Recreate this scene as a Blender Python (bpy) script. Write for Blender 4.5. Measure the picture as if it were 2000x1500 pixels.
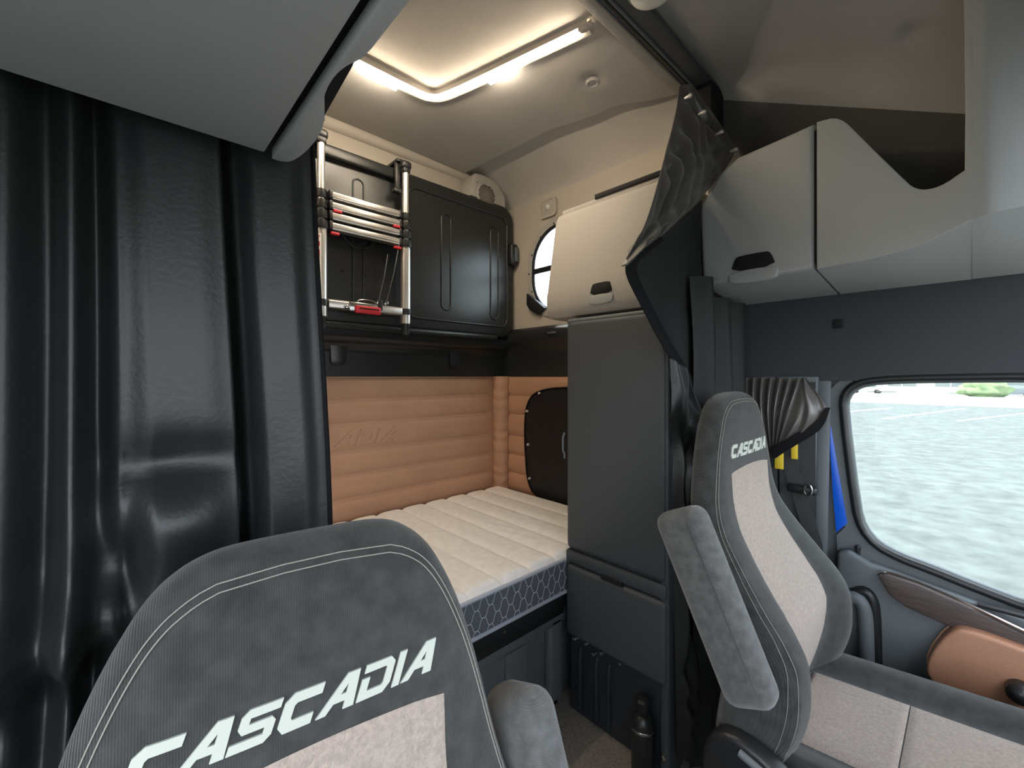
import bpy, bmesh, math, random
from mathutils import Vector, Matrix, noise
from mathutils.geometry import tessellate_polygon
random.seed(4)
sc = bpy.context.scene
col = sc.collection
for o in list(bpy.data.objects): bpy.data.objects.remove(o)

# ------------------------------------------------------------------ camera
FPX, AZ, EYE, HOR = 840.0, math.radians(43.0), 1.30, 735.0
cam_d = bpy.data.cameras.new('camera'); cam = bpy.data.objects.new('camera', cam_d); col.objects.link(cam)
cam_d.sensor_width = 36.0; cam_d.lens = FPX/2000*36; cam_d.shift_y = -(750-HOR)/2000
cam_d.clip_start = 0.01; cam_d.clip_end = 500
cam.location = (0, 0, EYE); cam.rotation_euler = (math.pi/2, 0, -AZ)
sc.camera = cam
# ------------------------------------------------------------------ sky, sun, exposure
w = bpy.data.worlds.new('World'); sc.world = w; w.use_nodes = True
nt = w.node_tree; bg = nt.nodes['Background']
sky = nt.nodes.new('ShaderNodeTexSky'); sky.sky_type = 'NISHITA'; sky.sun_disc = False
sky.sun_elevation = math.radians(52); sky.sun_rotation = math.radians(0); sky.dust_density = 3.0; sky.air_density = 1.0
mixw = nt.nodes.new('ShaderNodeMixRGB'); mixw.inputs[0].default_value = 0.55; mixw.inputs[2].default_value = (6.5, 6.7, 6.8, 1)
nt.links.new(sky.outputs[0], mixw.inputs[1]); nt.links.new(mixw.outputs[0], bg.inputs[0])
bg.inputs[1].default_value = 0.85
sd = bpy.data.lights.new('sun', 'SUN'); so = bpy.data.objects.new('sun', sd); col.objects.link(so)
sd.energy = 11.0; sd.angle = math.radians(1.5); sd.color = (1, .96, .9)
so.rotation_euler = (math.radians(-36), 0, math.radians(12))       # from the rear of the truck, high
vs = sc.view_settings; vs.view_transform = 'Standard'; vs.look = 'None'; vs.exposure = 0.35; vs.gamma = 1.0; vs.use_curve_mapping = False
sc.cycles.use_denoising = True
sc.cycles.max_bounces = 10; sc.cycles.diffuse_bounces = 6; sc.cycles.transparent_max_bounces = 12
sc.cycles.sample_clamp_indirect = 8.0; sc.cycles.caustics_reflective = False; sc.cycles.caustics_refractive = False
def portal(name, loc, rot, sx, sy):
    l = bpy.data.lights.new(name, 'AREA'); l.shape = 'RECTANGLE'; l.size = sx; l.size_y = sy; l.cycles.is_portal = True
    o = bpy.data.objects.new(name, l); col.objects.link(o); o.location = loc; o.rotation_euler = rot
H = math.pi/2
portal('windshield_portal', (.72, -.86, 1.32), (H+.55, 0, math.pi), 2.0, .9)
portal('passenger_door_portal', (-.44, -.1, .95), (0, -H, 0), 1.2, 1.0)
portal('driver_window_portal', (1.90, -.1, 1.0), (0, H, 0), .62, .95)
portal('porthole_portal', (1.93, 1.58, 1.92), (0, H, 0), .5, .46)

# ------------------------------------------------------------------ measuring helper: a picture point and one known plane give a place in the cab
SA, CA = math.sin(AZ), math.cos(AZ)
def P(u, v, x=None, y=None, z=None):
    a, b = (u-1000)/FPX, (HOR-v)/FPX
    dx, dy, dz = SA+CA*a, CA-SA*a, b
    t = x/dx if x is not None else y/dy if y is not None else (z-EYE)/dz
    return Vector((dx*t, dy*t, EYE+dz*t))

# ------------------------------------------------------------------ materials
MATS = {}
def mat(name, color, rough=.6, metal=0, spec=.5, bump=0, bscale=200, var=0, vscale=6, wave=None, emit=None, trans=None, sheen=0, coat=0):
    m = bpy.data.materials.new(name); m.use_nodes = True; n = m.node_tree.nodes; L = m.node_tree.links
    p = n['Principled BSDF']
    p.inputs['Base Color'].default_value = (*color, 1); p.inputs['Roughness'].default_value = rough
    p.inputs['Metallic'].default_value = metal; p.inputs['Specular IOR Level'].default_value = spec
    if sheen: p.inputs['Sheen Weight'].default_value = sheen; p.inputs['Sheen Roughness'].default_value = .5
    if coat: p.inputs['Coat Weight'].default_value = coat; p.inputs['Coat Roughness'].default_value = .25
    tc = n.new('ShaderNodeTexCoord')
    if var:
        nz = n.new('ShaderNodeTexNoise'); nz.inputs['Scale'].default_value = vscale; nz.inputs['Detail'].default_value = 5
        L.new(tc.outputs['Object'], nz.inputs['Vector'])
        r = n.new('ShaderNodeValToRGB')
        r.color_ramp.elements[0].position = .3; r.color_ramp.elements[1].position = .7
        r.color_ramp.elements[0].color = (*[c*(1-var) for c in color], 1); r.color_ramp.elements[1].color = (*[min(1, c*(1+var)) for c in color], 1)
        L.new(nz.outputs['Fac'], r.inputs['Fac']); L.new(r.outputs['Color'], p.inputs['Base Color'])
    if bump:
        b = n.new('ShaderNodeBump'); b.inputs['Strength'].default_value = bump; b.inputs['Distance'].default_value = .002
        if wave:
            mp = n.new('ShaderNodeMapping'); mp.inputs['Rotation'].default_value = wave
            L.new(tc.outputs['Object'], mp.inputs['Vector'])
            t = n.new('ShaderNodeTexWave'); t.inputs['Scale'].default_value = bscale; t.inputs['Distortion'].default_value = 1.2; t.inputs['Detail'].default_value = 2; t.inputs['Detail Scale'].default_value = 3
            L.new(mp.outputs[0], t.inputs['Vector']); L.new(t.outputs['Fac'], b.inputs['Height'])
        else:
            t = n.new('ShaderNodeTexNoise'); t.inputs['Scale'].default_value = bscale; t.inputs['Detail'].default_value = 3
            L.new(tc.outputs['Object'], t.inputs['Vector']); L.new(t.outputs['Fac'], b.inputs['Height'])
        L.new(b.outputs['Normal'], p.inputs['Normal'])
    if emit:
        p.inputs['Emission Color'].default_value = (*emit[0], 1); p.inputs['Emission Strength'].default_value = emit[1]
    MATS[name] = m
    return m
mat('headliner', (.50, .475, .44), .95, spec=.2, bump=.5, bscale=420, var=.05, vscale=3)
mat('headliner_front', (.46, .445, .42), .95, spec=.2, bump=.6, bscale=420, var=.06, vscale=3)
mat('beige_wall', (.50, .455, .39), .85, spec=.3, bump=.3, bscale=380)
mat('grey_plastic', (.40, .41, .40), .62, spec=.4, bump=.2, bscale=900)
mat('cover_black', (.010, .010, .011), .45, spec=.35)
mat('beige_plastic', (.43, .405, .365), .6, spec=.4, bump=.3, bscale=500)
mat('charcoal_plastic', (.056, .064, .071), .5, spec=.45, bump=.35, bscale=600)
mat('slate_plastic', (.115, .130, .138), .55, spec=.45, bump=.3, bscale=500)
mat('black_plastic', (.013, .014, .015), .38, spec=.5, bump=.2, bscale=500)
mat('black_abs', (.018, .020, .020), .30, spec=.5, bump=.12, bscale=700)
mat('dark_metal', (.020, .025, .032), .28, spec=.6, var=.2, vscale=9)
mat('header_panel', (.036, .042, .048), .6, spec=.4, bump=.3, bscale=600)
mat('speaker_hole', (.13, .11, .09), .9)
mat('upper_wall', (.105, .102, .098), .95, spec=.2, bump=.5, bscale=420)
mat('snap_metal', (.9, .88, .82), .35, metal=.6)
mat('curtain_matte', (.013, .0145, .0145), .6, spec=.25, bump=.2, bscale=160)
mat('dash_bounce_grey', (.46, .44, .41), .7)
mat('gap', (.004, .004, .005), .8)
mat('curtain_vinyl', (.014, .016, .0165), .44, spec=.48, bump=.25, bscale=160, var=.15, vscale=8)
mat('curtain_satin_lit', (.075, .069, .060), .30, spec=.7, bump=.1, bscale=260, sheen=.3)  # black cloth; warm light falling on it is mixed into the base colour
mat('hem_black', (.005, .005, .006), .7, spec=.15)
mat('seat_fabric', (.036, .0375, .0365), .95, spec=.15, bump=.4, bscale=150, wave=(0, 0, 0), var=.28, vscale=40, sheen=.25)
mat('armrest_fabric', (.085, .086, .084), .95, spec=.15, bump=.4, bscale=140, wave=(0, H, 0), var=.25, vscale=60, sheen=.3)
mat('beige_fabric', (.32, .262, .222), .95, spec=.1, bump=1.0, bscale=420, var=.16, vscale=160, sheen=.2)
mat('lettering', (.43, .45, .40), .8, spec=.2)
mat('thread', (.25, .235, .205), .8)
mat('thread_dark', (.05, .05, .05), .8)
mat('tan_leather', (.47, .27, .17), .55, spec=.3, bump=.35, bscale=180, var=.10, vscale=2.2)
mat('tan_leather_pad', (.40, .20, .12), .48, spec=.45, bump=.3, bscale=220, var=.05)
mat('mattress_top', (.90, .87, .83), .95, spec=.1, bump=.7, bscale=260, var=.05, vscale=30)
mat('mattress_side', (.12, .13, .145), .9, spec=.2, bump=.5, bscale=320)
mat('embroidery', (.50, .52, .54), .8)
mat('piping_grey', (.42, .44, .50), .7)
mat('carpet', (.19, .175, .155), 1.0, spec=.05, bump=1.0, bscale=260, var=.25, vscale=120)
mat('aluminium', (.80, .78, .74), .32, metal=.85, spec=.5, bump=.05, bscale=60)
mat('steel', (.62, .62, .62), .22, metal=1)
mat('chrome', (.85, .85, .85), .12, metal=1)
mat('red_plastic', (.62, .03, .045), .4)
mat('label_white', (.82, .82, .80), .5)
mat('led', (1, 1, 1), .5, emit=((1, .82, .60), 58))
mat('led_module', (1, 1, 1), .5, emit=((1, .86, .68), 58))
mat('lens', (.72, .72, .66), .15, spec=.6)
mat('yellow_tag', (.72, .52, .03), .6)
mat('belt', (.035, .036, .036), .7, bump=.6, bscale=300)
mat('blue_paint', (.004, .10, .62), .25, coat=.6)
mat('asphalt', (.076, .087, .087), .95, spec=.1, bump=.4, bscale=30, var=.24, vscale=2.6)
mat('concrete', (.30, .295, .28), .9, var=.05, vscale=.5)
mat('white_paint', (.85, .86, .84), .8)
mat('facade', (.42, .41, .38), .85)
mat('facade_window', (.10, .13, .13), .2)
mat('car_dark', (.05, .08, .10), .3, coat=.5)
mat('car_light', (.62, .62, .60), .3, coat=.5)
mat('shrub', (.09, .16, .05), .9, var=.4, vscale=2)
# wood trim: dark brown grain
m = mat('wood', (.06, .045, .042), .45, spec=.35)
n = m.node_tree.nodes; L = m.node_tree.links
tc = n.new('ShaderNodeTexCoord'); mp = n.new('ShaderNodeMapping'); mp.inputs['Scale'].default_value = (60, 5, 60)
nz = n.new('ShaderNodeTexNoise'); nz.inputs['Scale'].default_value = 3; nz.inputs['Detail'].default_value = 6
r = n.new('ShaderNodeValToRGB'); r.color_ramp.elements[0].color = (.02, .014, .013, 1); r.color_ramp.elements[1].color = (.13, .095, .085, 1)
L.new(tc.outputs['Object'], mp.inputs[0]); L.new(mp.outputs[0], nz.inputs['Vector']); L.new(nz.outputs['Fac'], r.inputs['Fac']); L.new(r.outputs[0], n['Principled BSDF'].inputs['Base Color'])
# thin window glass
m = bpy.data.materials.new('glass'); m.use_nodes = True; MATS['glass'] = m
n = m.node_tree.nodes; L = m.node_tree.links; n.remove(n['Principled BSDF'])
tr = n.new('ShaderNodeBsdfTransparent'); tr.inputs[0].default_value = (.93, .97, .96, 1); gl = n.new('ShaderNodeBsdfGlossy'); gl.inputs['Roughness'].default_value = .02
mx = n.new('ShaderNodeMixShader'); mx.inputs[0].default_value = .04
L.new(tr.outputs[0], mx.inputs[1]); L.new(gl.outputs[0], mx.inputs[2]); L.new(mx.outputs[0], n['Material Output'].inputs[0])

# ------------------------------------------------------------------ building helpers (world coordinates in, parented local coordinates out)
ORG = {}
def tag(o, label, cat=None, group=None, kind=None):
    if label: o['label'] = label
    if cat: o['category'] = cat
    if group: o['group'] = group
    if kind: o['kind'] = kind
    return o
def thing(name, loc, label, cat, group=None):
    o = bpy.data.objects.new(name, None); col.objects.link(o); o.location = loc; o.empty_display_size = .1
    ORG[o.name] = Vector(loc)
    return tag(o, label, cat, group)
def mk(name, verts, faces, material, parent=None, smooth=True, sharp=35):
    verts = [Vector(v) for v in verts]
    if parent is None:
        lo = [min(v[i] for v in verts) for i in range(3)]; hi = [max(v[i] for v in verts) for i in range(3)]
        org = Vector(((lo[0]+hi[0])/2, (lo[1]+hi[1])/2, lo[2]))
    else: org = ORG[parent.name]
    me = bpy.data.meshes.new(name)
    me.from_pydata([v-org for v in verts], [], faces); me.update()
    bm = bmesh.new(); bm.from_mesh(me); bmesh.ops.recalc_face_normals(bm, faces=bm.faces); bm.to_mesh(me); bm.free()
    if smooth:
        me.polygons.foreach_set('use_smooth', [True]*len(me.polygons)); me.set_sharp_from_angle(angle=math.radians(sharp))
    me.materials.append(MATS[material] if isinstance(material, str) else material)
    o = bpy.data.objects.new(name, me); col.objects.link(o)
    if parent is None: o.location = org
    else: o.parent = parent
    ORG[o.name] = org
    return o
def from_bm(name, bm, material, parent=None, smooth=True, sharp=35):
    bm.verts.index_update()
    vs_ = [v.co.copy() for v in bm.verts]; fs = [[v.index for v in f.verts] for f in bm.faces]; bm.free()
    return mk(name, vs_, fs, material, parent, smooth, sharp)
def bx(bm, x0, x1, y0, y1, z0, z1, bev=0, seg=2, M=None):
    t = bmesh.new(); bmesh.ops.create_cube(t, size=1)
    for v in t.verts:
        v.co = Vector(((x0+x1)/2+v.co.x*(x1-x0), (y0+y1)/2+v.co.y*(y1-y0), (z0+z1)/2+v.co.z*(z1-z0)))
    if bev: bmesh.ops.bevel(t, geom=t.edges[:], offset=bev, segments=seg, profile=.5, affect='EDGES')
    if M is not None: t.transform(M)
    me = bpy.data.meshes.new('t'); t.to_mesh(me); t.free(); bm.from_mesh(me); bpy.data.meshes.remove(me)
def box(name, x0, x1, y0, y1, z0, z1, material, parent=None, bev=.006, seg=2, M=None):
    bm = bmesh.new(); bx(bm, x0, x1, y0, y1, z0, z1, bev, seg, M); return from_bm(name, bm, material, parent)
def prism(name, pts, d0, d1, material, parent=None, axis='x', bev=0, seg=2):
    """outline pts (2D) in the plane across `axis`, swept from d0 to d1"""
    def to3(p, d): return Vector((d, p[0], p[1])) if axis == 'x' else Vector((p[0], d, p[1])) if axis == 'y' else Vector((p[0], p[1], d))
    bm = bmesh.new(); a = [bm.verts.new(to3(p, d0)) for p in pts]; b = [bm.verts.new(to3(p, d1)) for p in pts]
    bm.faces.new(a); bm.faces.new(b[::-1]); n = len(pts)
    for i in range(n): bm.faces.new((a[i], b[i], b[(i+1) % n], a[(i+1) % n]))
    bmesh.ops.recalc_face_normals(bm, faces=bm.faces)
    if bev:
        es = [e for e in bm.edges if e.calc_face_angle(0) > math.radians(30)]
        bmesh.ops.bevel(bm, geom=es, offset=bev, segments=seg, profile=.5, affect='EDGES', clamp_overlap=True)
    bmesh.ops.triangulate(bm, faces=[f for f in bm.faces if len(f.verts) > 4])
    return from_bm(name, bm, material, parent)
def rrect(x0, x1, y0, y1, r, n=6):
    pts = []
    for cx, cy, a0 in ((x1-r, y1-r, 0), (x0+r, y1-r, 90), (x0+r, y0+r, 180), (x1-r, y0+r, 270)):
        for i in range(n+1):
            a = math.radians(a0+90*i/n); pts.append((cx+r*math.cos(a), cy+r*math.sin(a)))
    return pts
def smooth_closed(pts, n=4, it=2):
    for _ in range(it):
        q = []
        for i in range(len(pts)):
            a, b = pts[i], pts[(i+1) % len(pts)]
            q.append(tuple(a[k]*.75+b[k]*.25 for k in range(len(a)))); q.append(tuple(a[k]*.25+b[k]*.75 for k in range(len(a))))
        pts = q
    return pts
def smooth_open(pts, it=2):
    for _ in range(it):
        q = [tuple(pts[0])]
        for i in range(len(pts)-1):
            a, b = pts[i], pts[i+1]
            q.append(tuple(a[k]*.75+b[k]*.25 for k in range(len(a)))); q.append(tuple(a[k]*.25+b[k]*.75 for k in range(len(a))))
        q.append(tuple(pts[-1])); pts = q
    return pts
def plate(name, outer, holes, d0, d1, material, parent=None, axis='x'):
    """flat plate with holes: outline and hole loops in 2D, thickness d0..d1"""
    if len(holes) == 1 and len(holes[0]) == len(outer):      # a ring: bridge the two loops point by point
        n = len(outer); to = (lambda p, d: Vector((d, p[0], p[1]))) if axis == 'x' else (lambda p, d: Vector((p[0], d, p[1])))
        verts = [to(p, d) for d in (d0, d1) for l in (outer, holes[0]) for p in l]; faces = []
        for i in range(n):
            j = (i+1) % n
            faces += [(i, j, n+j, n+i), (2*n+i, 3*n+i, 3*n+j, 2*n+j), (i, 2*n+i, 2*n+j, j), (n+i, n+j, 3*n+j, 3*n+i)]
        return mk(name, verts, faces, material, parent)
    loops = [outer]+holes
    def to3(p, d): return Vector((d, p[0], p[1])) if axis == 'x' else Vector((p[0], d, p[1])) if axis == 'y' else Vector((p[0], p[1], d))
    flat = [p for l in loops for p in l]; N = len(flat)
    tris = tessellate_polygon([[Vector((p[0], p[1], 0)) for p in l] for l in loops])
    verts = [to3(p, d0) for p in flat]+[to3(p, d1) for p in flat]
    faces = [tuple(t) for t in tris]+[tuple(i+N for i in t[::-1]) for t in tris]
    k = 0
    for l in loops:
        n = len(l)
        for i in range(n): a, b = k+i, k+(i+1) % n; faces.append((a, b, b+N, a+N))
        k += n
    return mk(name, verts, faces, material, parent)
def tube_data(pts, r, n=8, closed=False, flat=None):
    pts = [Vector(p) for p in pts]; V = []; F = []; m = len(pts)
    up = Vector((0, 0, 1)); prev = None
    for i, p in enumerate(pts):
        if closed: t = pts[(i+1) % m]-pts[i-1]
        else: t = pts[min(i+1, m-1)]-pts[max(i-1, 0)]
        t.normalize()
        if prev is None:
            a = t.cross(up);
            if a.length < .1: a = t.cross(Vector((1, 0, 0)))
        else: a = prev-t*prev.dot(t)
        a.normalize(); prev = a; b = t.cross(a)
        rr = r[i] if isinstance(r, (list, tuple)) else r
        for k in range(n):
            th = 2*math.pi*k/n; V.append(p+a*math.cos(th)*rr+b*math.sin(th)*rr)
    for i in range(m if closed else m-1):
        for k in range(n):
            j = (i+1) % m; F.append((i*n+k, i*n+(k+1) % n, j*n+(k+1) % n, j*n+k))
    if not closed: F.append(tuple(range(n))[::-1]); F.append(tuple((m-1)*n+k for k in range(n)))
    return V, F
def tube(name, pts, r, material, parent=None, n=8, closed=False):
    V, F = tube_data(pts, r, n, closed); return mk(name, V, F, material, parent, sharp=50)
def join_data(lst):
    V = []; F = []
    for v, f in lst:
        k = len(V); V += v; F += [tuple(i+k for i in q) for q in f]
    return V, F
def grid(name, fn, nu, nv, material, parent=None, thick=0, sharp=50):
    """sheet fn(s,t), s,t in 0..1; thick>0 gives it a second side"""
    G = [[Vector(fn(i/nu, j/nv)) for j in range(nv+1)] for i in range(nu+1)]
    V = [p for row in G for p in row]; W = nv+1
    F = [(i*W+j, (i+1)*W+j, (i+1)*W+j+1, i*W+j+1) for i in range(nu) for j in range(nv)]
    if thick:
        N = len(V); B = []
        for i in range(nu+1):
            for j in range(nv+1):
                a = G[min(i+1, nu)][j]-G[max(i-1, 0)][j]; b = G[i][min(j+1, nv)]-G[i][max(j-1, 0)]
                nn = a.cross(b); nn = nn.normalized() if nn.length > 1e-12 else Vector((0, 1, 0)); B.append(G[i][j]+nn*thick)
        V += B; F += [tuple(k+N for k in f[::-1]) for f in F]
        def e(a, b): F.append((a, b, b+N, a+N))
        for i in range(nu): e(i*W, (i+1)*W); e((i+1)*W+nv, i*W+nv)
        for j in range(nv): e(j+1, j); e(nu*W+j, nu*W+j+1)
    return mk(name, V, F, material, parent, sharp=sharp)
def lathe(name, prof, center, material, parent=None, axis='z', n=20):
    V = []; F = []; c = Vector(center)
    for (r_, h) in prof:
        for k in range(n):
            a = 2*math.pi*k/n; q = (r_*math.cos(a), r_*math.sin(a))
            V.append(c+(Vector((q[0], q[1], h)) if axis == 'z' else Vector((h, q[0], q[1])) if axis == 'x' else Vector((q[0], h, q[1]))))
    for i in range(len(prof)-1):
        for k in range(n): F.append((i*n+k, i*n+(k+1) % n, (i+1)*n+(k+1) % n, (i+1)*n+k))
    F.append(tuple(range(n))); F.append(tuple((len(prof)-1)*n+k for k in range(n)))
    return mk(name, V, F, material, parent)
def interp(tab, x):
    if x <= tab[0][0]: return tab[0][1]
    for (a, fa), (b, fb) in zip(tab, tab[1:]):
        if x <= b:
            t = (x-a)/(b-a); return fa+(fb-fa)*t
    return tab[-1][1]
def sinterp(tab, x):
    if x <= tab[0][0]: return tab[0][1]
    for (a, fa), (b, fb) in zip(tab, tab[1:]):
        if x <= b:
            t = (x-a)/(b-a); t = t*t*(3-2*t); return fa+(fb-fa)*t
    return tab[-1][1]
def cub(tab, x):
    """smooth monotone curve through the table (Fritsch-Carlson)"""
    n = len(tab)
    if x <= tab[0][0]: return tab[0][1]
    if x >= tab[-1][0]: return tab[-1][1]
    i = 0
    while x > tab[i+1][0]: i += 1
    def sl(k): return (tab[k+1][1]-tab[k][1])/(tab[k+1][0]-tab[k][0])
    def tan(k):
        if k == 0: return sl(0)
        if k == n-1: return sl(n-2)
        a, b = sl(k-1), sl(k)
        return 0 if a*b <= 0 else 2*a*b/(a+b)
    h = tab[i+1][0]-tab[i][0]; t = (x-tab[i][0])/h; m0, m1 = tan(i), tan(i+1)
    return (2*t**3-3*t*t+1)*tab[i][1]+(t**3-2*t*t+t)*h*m0+(-2*t**3+3*t*t)*tab[i+1][1]+(t**3-t*t)*h*m1
def nz3(x, y, z): return noise.noise(Vector((x, y, z)))
def sstep(a, b, x):
    t = max(0, min(1, (x-a)/(b-a))); return t*t*(3-2*t)

# ================================================================== THE SETTING
XL, XR, YB = -.42, 1.85, 2.08          # passenger wall, driver wall, back wall
def struct(o, label=None, cat=None): return tag(o, label, cat, kind='structure')
struct(box('floor', XL, XR+.05, -1.0, YB+.05, -.04, 0, 'carpet', bev=0), 'dark carpeted cab floor between the seats and bunk', 'floor')
wb = struct(box('wall_back', XL-.05, XR+.06, YB, YB+.05, 0, 2.56, 'beige_wall', bev=0), 'beige rear wall of the sleeper behind the folded bunk', 'wall')
# a soft rolled ledge along the top of the back wall
tube('trim_ledge', [(XL, YB+.01, 2.50), (1.60, YB+.01, 2.50)], .035, 'beige_wall', wb, 12)
# driver-side wall with the porthole
ph = rrect(1.27, 1.805, 1.665, 2.165, .21, 10)
wr = struct(plate('wall_right', [(YB+.05, 0), (.765, 0), (.765, 2.6), (YB+.05, 2.6)], [ph], XR, XR+.012, 'beige_wall', axis='x'), 'beige sleeper side wall with a rounded porthole', 'wall')
wf = struct(plate('wall_right', [(.765, 0), (.37, 0), (.37, 1.285), (-.95, 1.285), (-.95, 1.62), (.765, 1.62)], [], XR, XR+.05, 'header_panel', axis='x'), 'dark blue-grey header panel above the driver door', 'wall')
wu = struct(plate('wall_right', [(.765, 1.62), (-.95, 1.62), (-.95, 2.6), (.765, 2.6)], [], XR, XR+.05, 'upper_wall', axis='x'), 'dark grey upper wall above the driver-side cabinet', 'wall')
pv = P(1637, 632, x=XR-.002)
vn = box('vent_grille', XR-.006, XR+.004, pv.y-.014, pv.y+.014, pv.z-.016, pv.z+.016, 'gap', wf, bev=.002)
# passenger wall with the open doorway
struct(plate('wall_left', [(YB+.05, 0), (.50, 0), (.50, 1.55), (-.95, 1.55), (-.95, 2.6), (YB+.05, 2.6)], [], XL-.05, XL, 'beige_wall', axis='x'), 'passenger side wall behind the black curtain', 'wall')
struct(prism('wall_front', [(-1.05, 0), (-.62, 0), (-.62, .62), (-.52, .72), (-.56, .90), (-.72, .96), (-1.05, .97)], XL, XR, 'dash_bounce_grey', None, 'x', .02), 'unseen pale grey dashboard added to bounce light upward', 'wall')  # out-of-view dash, added and kept pale to bounce daylight onto cabinet undersides
struct(box('wall_front', XL, 1.50, -.62, -.40, 1.68, 2.5, 'grey_plastic', bev=.02), 'grey overhead console above the windshield', 'console')
# front roof: headliner sloping down to the windshield header, side cove
def front_roof(s, t):
    y = .72-1.30*s; x = XL+(XR-XL)*t
    z = 2.50-.55*min(1, s*1.30/.72*1.0)*.72*1.02
    z = 2.50 - .53*(.72-y) + (.03+.34*max(0, .72-y)/.72)*(1-(2*t-1)**2)
    e = sstep(.93, 1.0, t)+sstep(.07, 0, t) if False else max(0, (t-.93)/.07)+max(0, (.07-t)/.07)
    dim = 0
    for (a, b) in ((1.675, .117),):
        d2 = (x-a)**2+(y-b)**2; dim += .016*math.exp(-d2/.0008)
    return (x, y, z-.05*e*e+dim)
struct(grid('ceiling', front_roof, 110, 150, 'headliner_front', thick=.02), 'grey fabric headliner sloping down over the front seats', 'ceiling')
# sleeper roof panel with a crisp edge and a cove down to the side wall
BND = [(.84, 1.76), (1.134, 1.63), (1.475, 1.556), (2.09, 1.53)]
def sleeper_roof(s, t):
    y = .84+(YB+.02-.84)*s
    b = sinterp(BND, y)
    hp = P(1157, 160, z=2.5); dim = 0
    if t < .7:
        x = XL+(b-XL)*t/.7; z = 2.50+.02*math.sin(math.pi*min(1, max(0, (x-XL)/(b-XL))))
        dim = .02*math.exp(-((x-hp.x)**2+(y-hp.y)**2)/.0009)
        return (x, y, z+dim)
    k = min(1, (t-.7)/.3)
    a = k*math.pi/2
    k2 = max(0, (k-.12)/.88)
    if k < .12: return (b+.004*k/.12, y, 2.50+.030*k/.12)
    x = b+.004+(XR+.002-b-.004)*(1-(1-k2)**1.5); z = 2.53-.185*(k2**1.3)
    return (x, y, z)
ce = struct(grid('ceiling', sleeper_roof, 60, 120, 'headliner', thick=-.02, sharp=28), 'warm grey padded ceiling over the bunk with a soft edge', 'ceiling')
hp = P(1157, 160, z=2.515)
lathe('roof_plug', [(.0005, .000), (.012, -.001), (.017, -.007), (.024, -.009), (.034, -.001), (.036, .006)], (hp.x, hp.y, 2.515), 'headliner', ce, 'z', 18)
struct(box('trim_1', XL, XR, .790, .848, 2.475, 2.60, 'headliner_front', bev=.008), 'grey roof beam between the bunk ceiling and curtain track', 'beam')
box('roof_skin', XL-.05, XR+.1, -.9, YB+.05, 2.62, 2.64, 'headliner', ce, bev=0)
# black trim band around the bunk
def band_y(s, t):       # back wall band profile, y leaning in at the top
    x = XL+(XR-XL)*s
    prof = [(0, 2.062), (.55, 2.05), (.72, 2.03), (.80, 1.985), (1.0, 1.975)]
    return (x, interp(prof, t), 1.30+.225*t)
t2 = struct(grid('trim_2', band_y, 40, 24, 'black_abs', thick=.01), 'black moulded ledge above the tan quilted back panel', 'trim')
def band_x(s, t):
    y = 2.08-1.0*s
    prof = [(0, 1.832), (.5, 1.825), (.66, 1.81), (.72, 1.79), (.9, 1.795), (1.0, 1.83)]
    return (interp(prof, t), y, 1.30+.29*t)
t3 = struct(grid('trim_3', band_x, 30, 24, 'black_abs', thick=-.01), 'black moulded ledge along the sleeper side wall', 'trim')
for (u, vv) in ((660, 690), (888, 692)):
    c = P(u, vv, y=2.04)
    cl = prism('clip', smooth_closed([(c.x-.040, 1.485), (c.x-.038, 1.40), (c.x-.034, 1.35), (c.x+.034, 1.35), (c.x+.038, 1.40), (c.x+.040, 1.485)], it=2), 2.028, 2.052, 'black_abs', t2, 'y', .003)
    lathe('screw', [(.0005, -.004), (.006, -.003), (.006, .003)], (c.x, 2.027, 1.40), 'dark_metal', cl, 'y', 10)
c = P(1078, 650, x=1.79)
box('slot_marker', 1.783, 1.80, c.y-.03, c.y+.03, c.z-.004, c.z+.004, 'slate_plastic', t3, bev=.002)
# rounded corner of the ledge
0 and prism('corner_fillet', [(1.85, 2.08), (1.70, 2.08), (1.705, 2.02), (1.735, 1.965), (1.79, 1.93), (1.85, 1.925)], 1.30, 1.50, 'black_abs', t2, 'z', .01)
# B-pillar trim
pts = [P(1565, 830, x=1.845), P(1600, 830, x=1.845)]
bp = thing('pillar_trim', (1.85, .45, 0), 'grey plastic pillar cover beside the seat belt', 'pillar trim')
bp['kind'] = 'structure'
prism('cover', [(.40, .0), (.475, 0), (.505, 1.30), (.375, 1.30)], 1.825, 1.856, 'slate_plastic', bp, 'x', .008)
prism('edge_strip', [(.362, 0), (.396, 0), (.378, 1.285), (.340, 1.285)], 1.838, 1.858, 'slate_plastic', bp, 'x', .006)
prism('rear_cover', [(.48, 0), (.60, 0), (.60, 1.30), (.512, 1.30)], 1.84, 1.856, 'charcoal_plastic', bp, 'x', .004)

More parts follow.
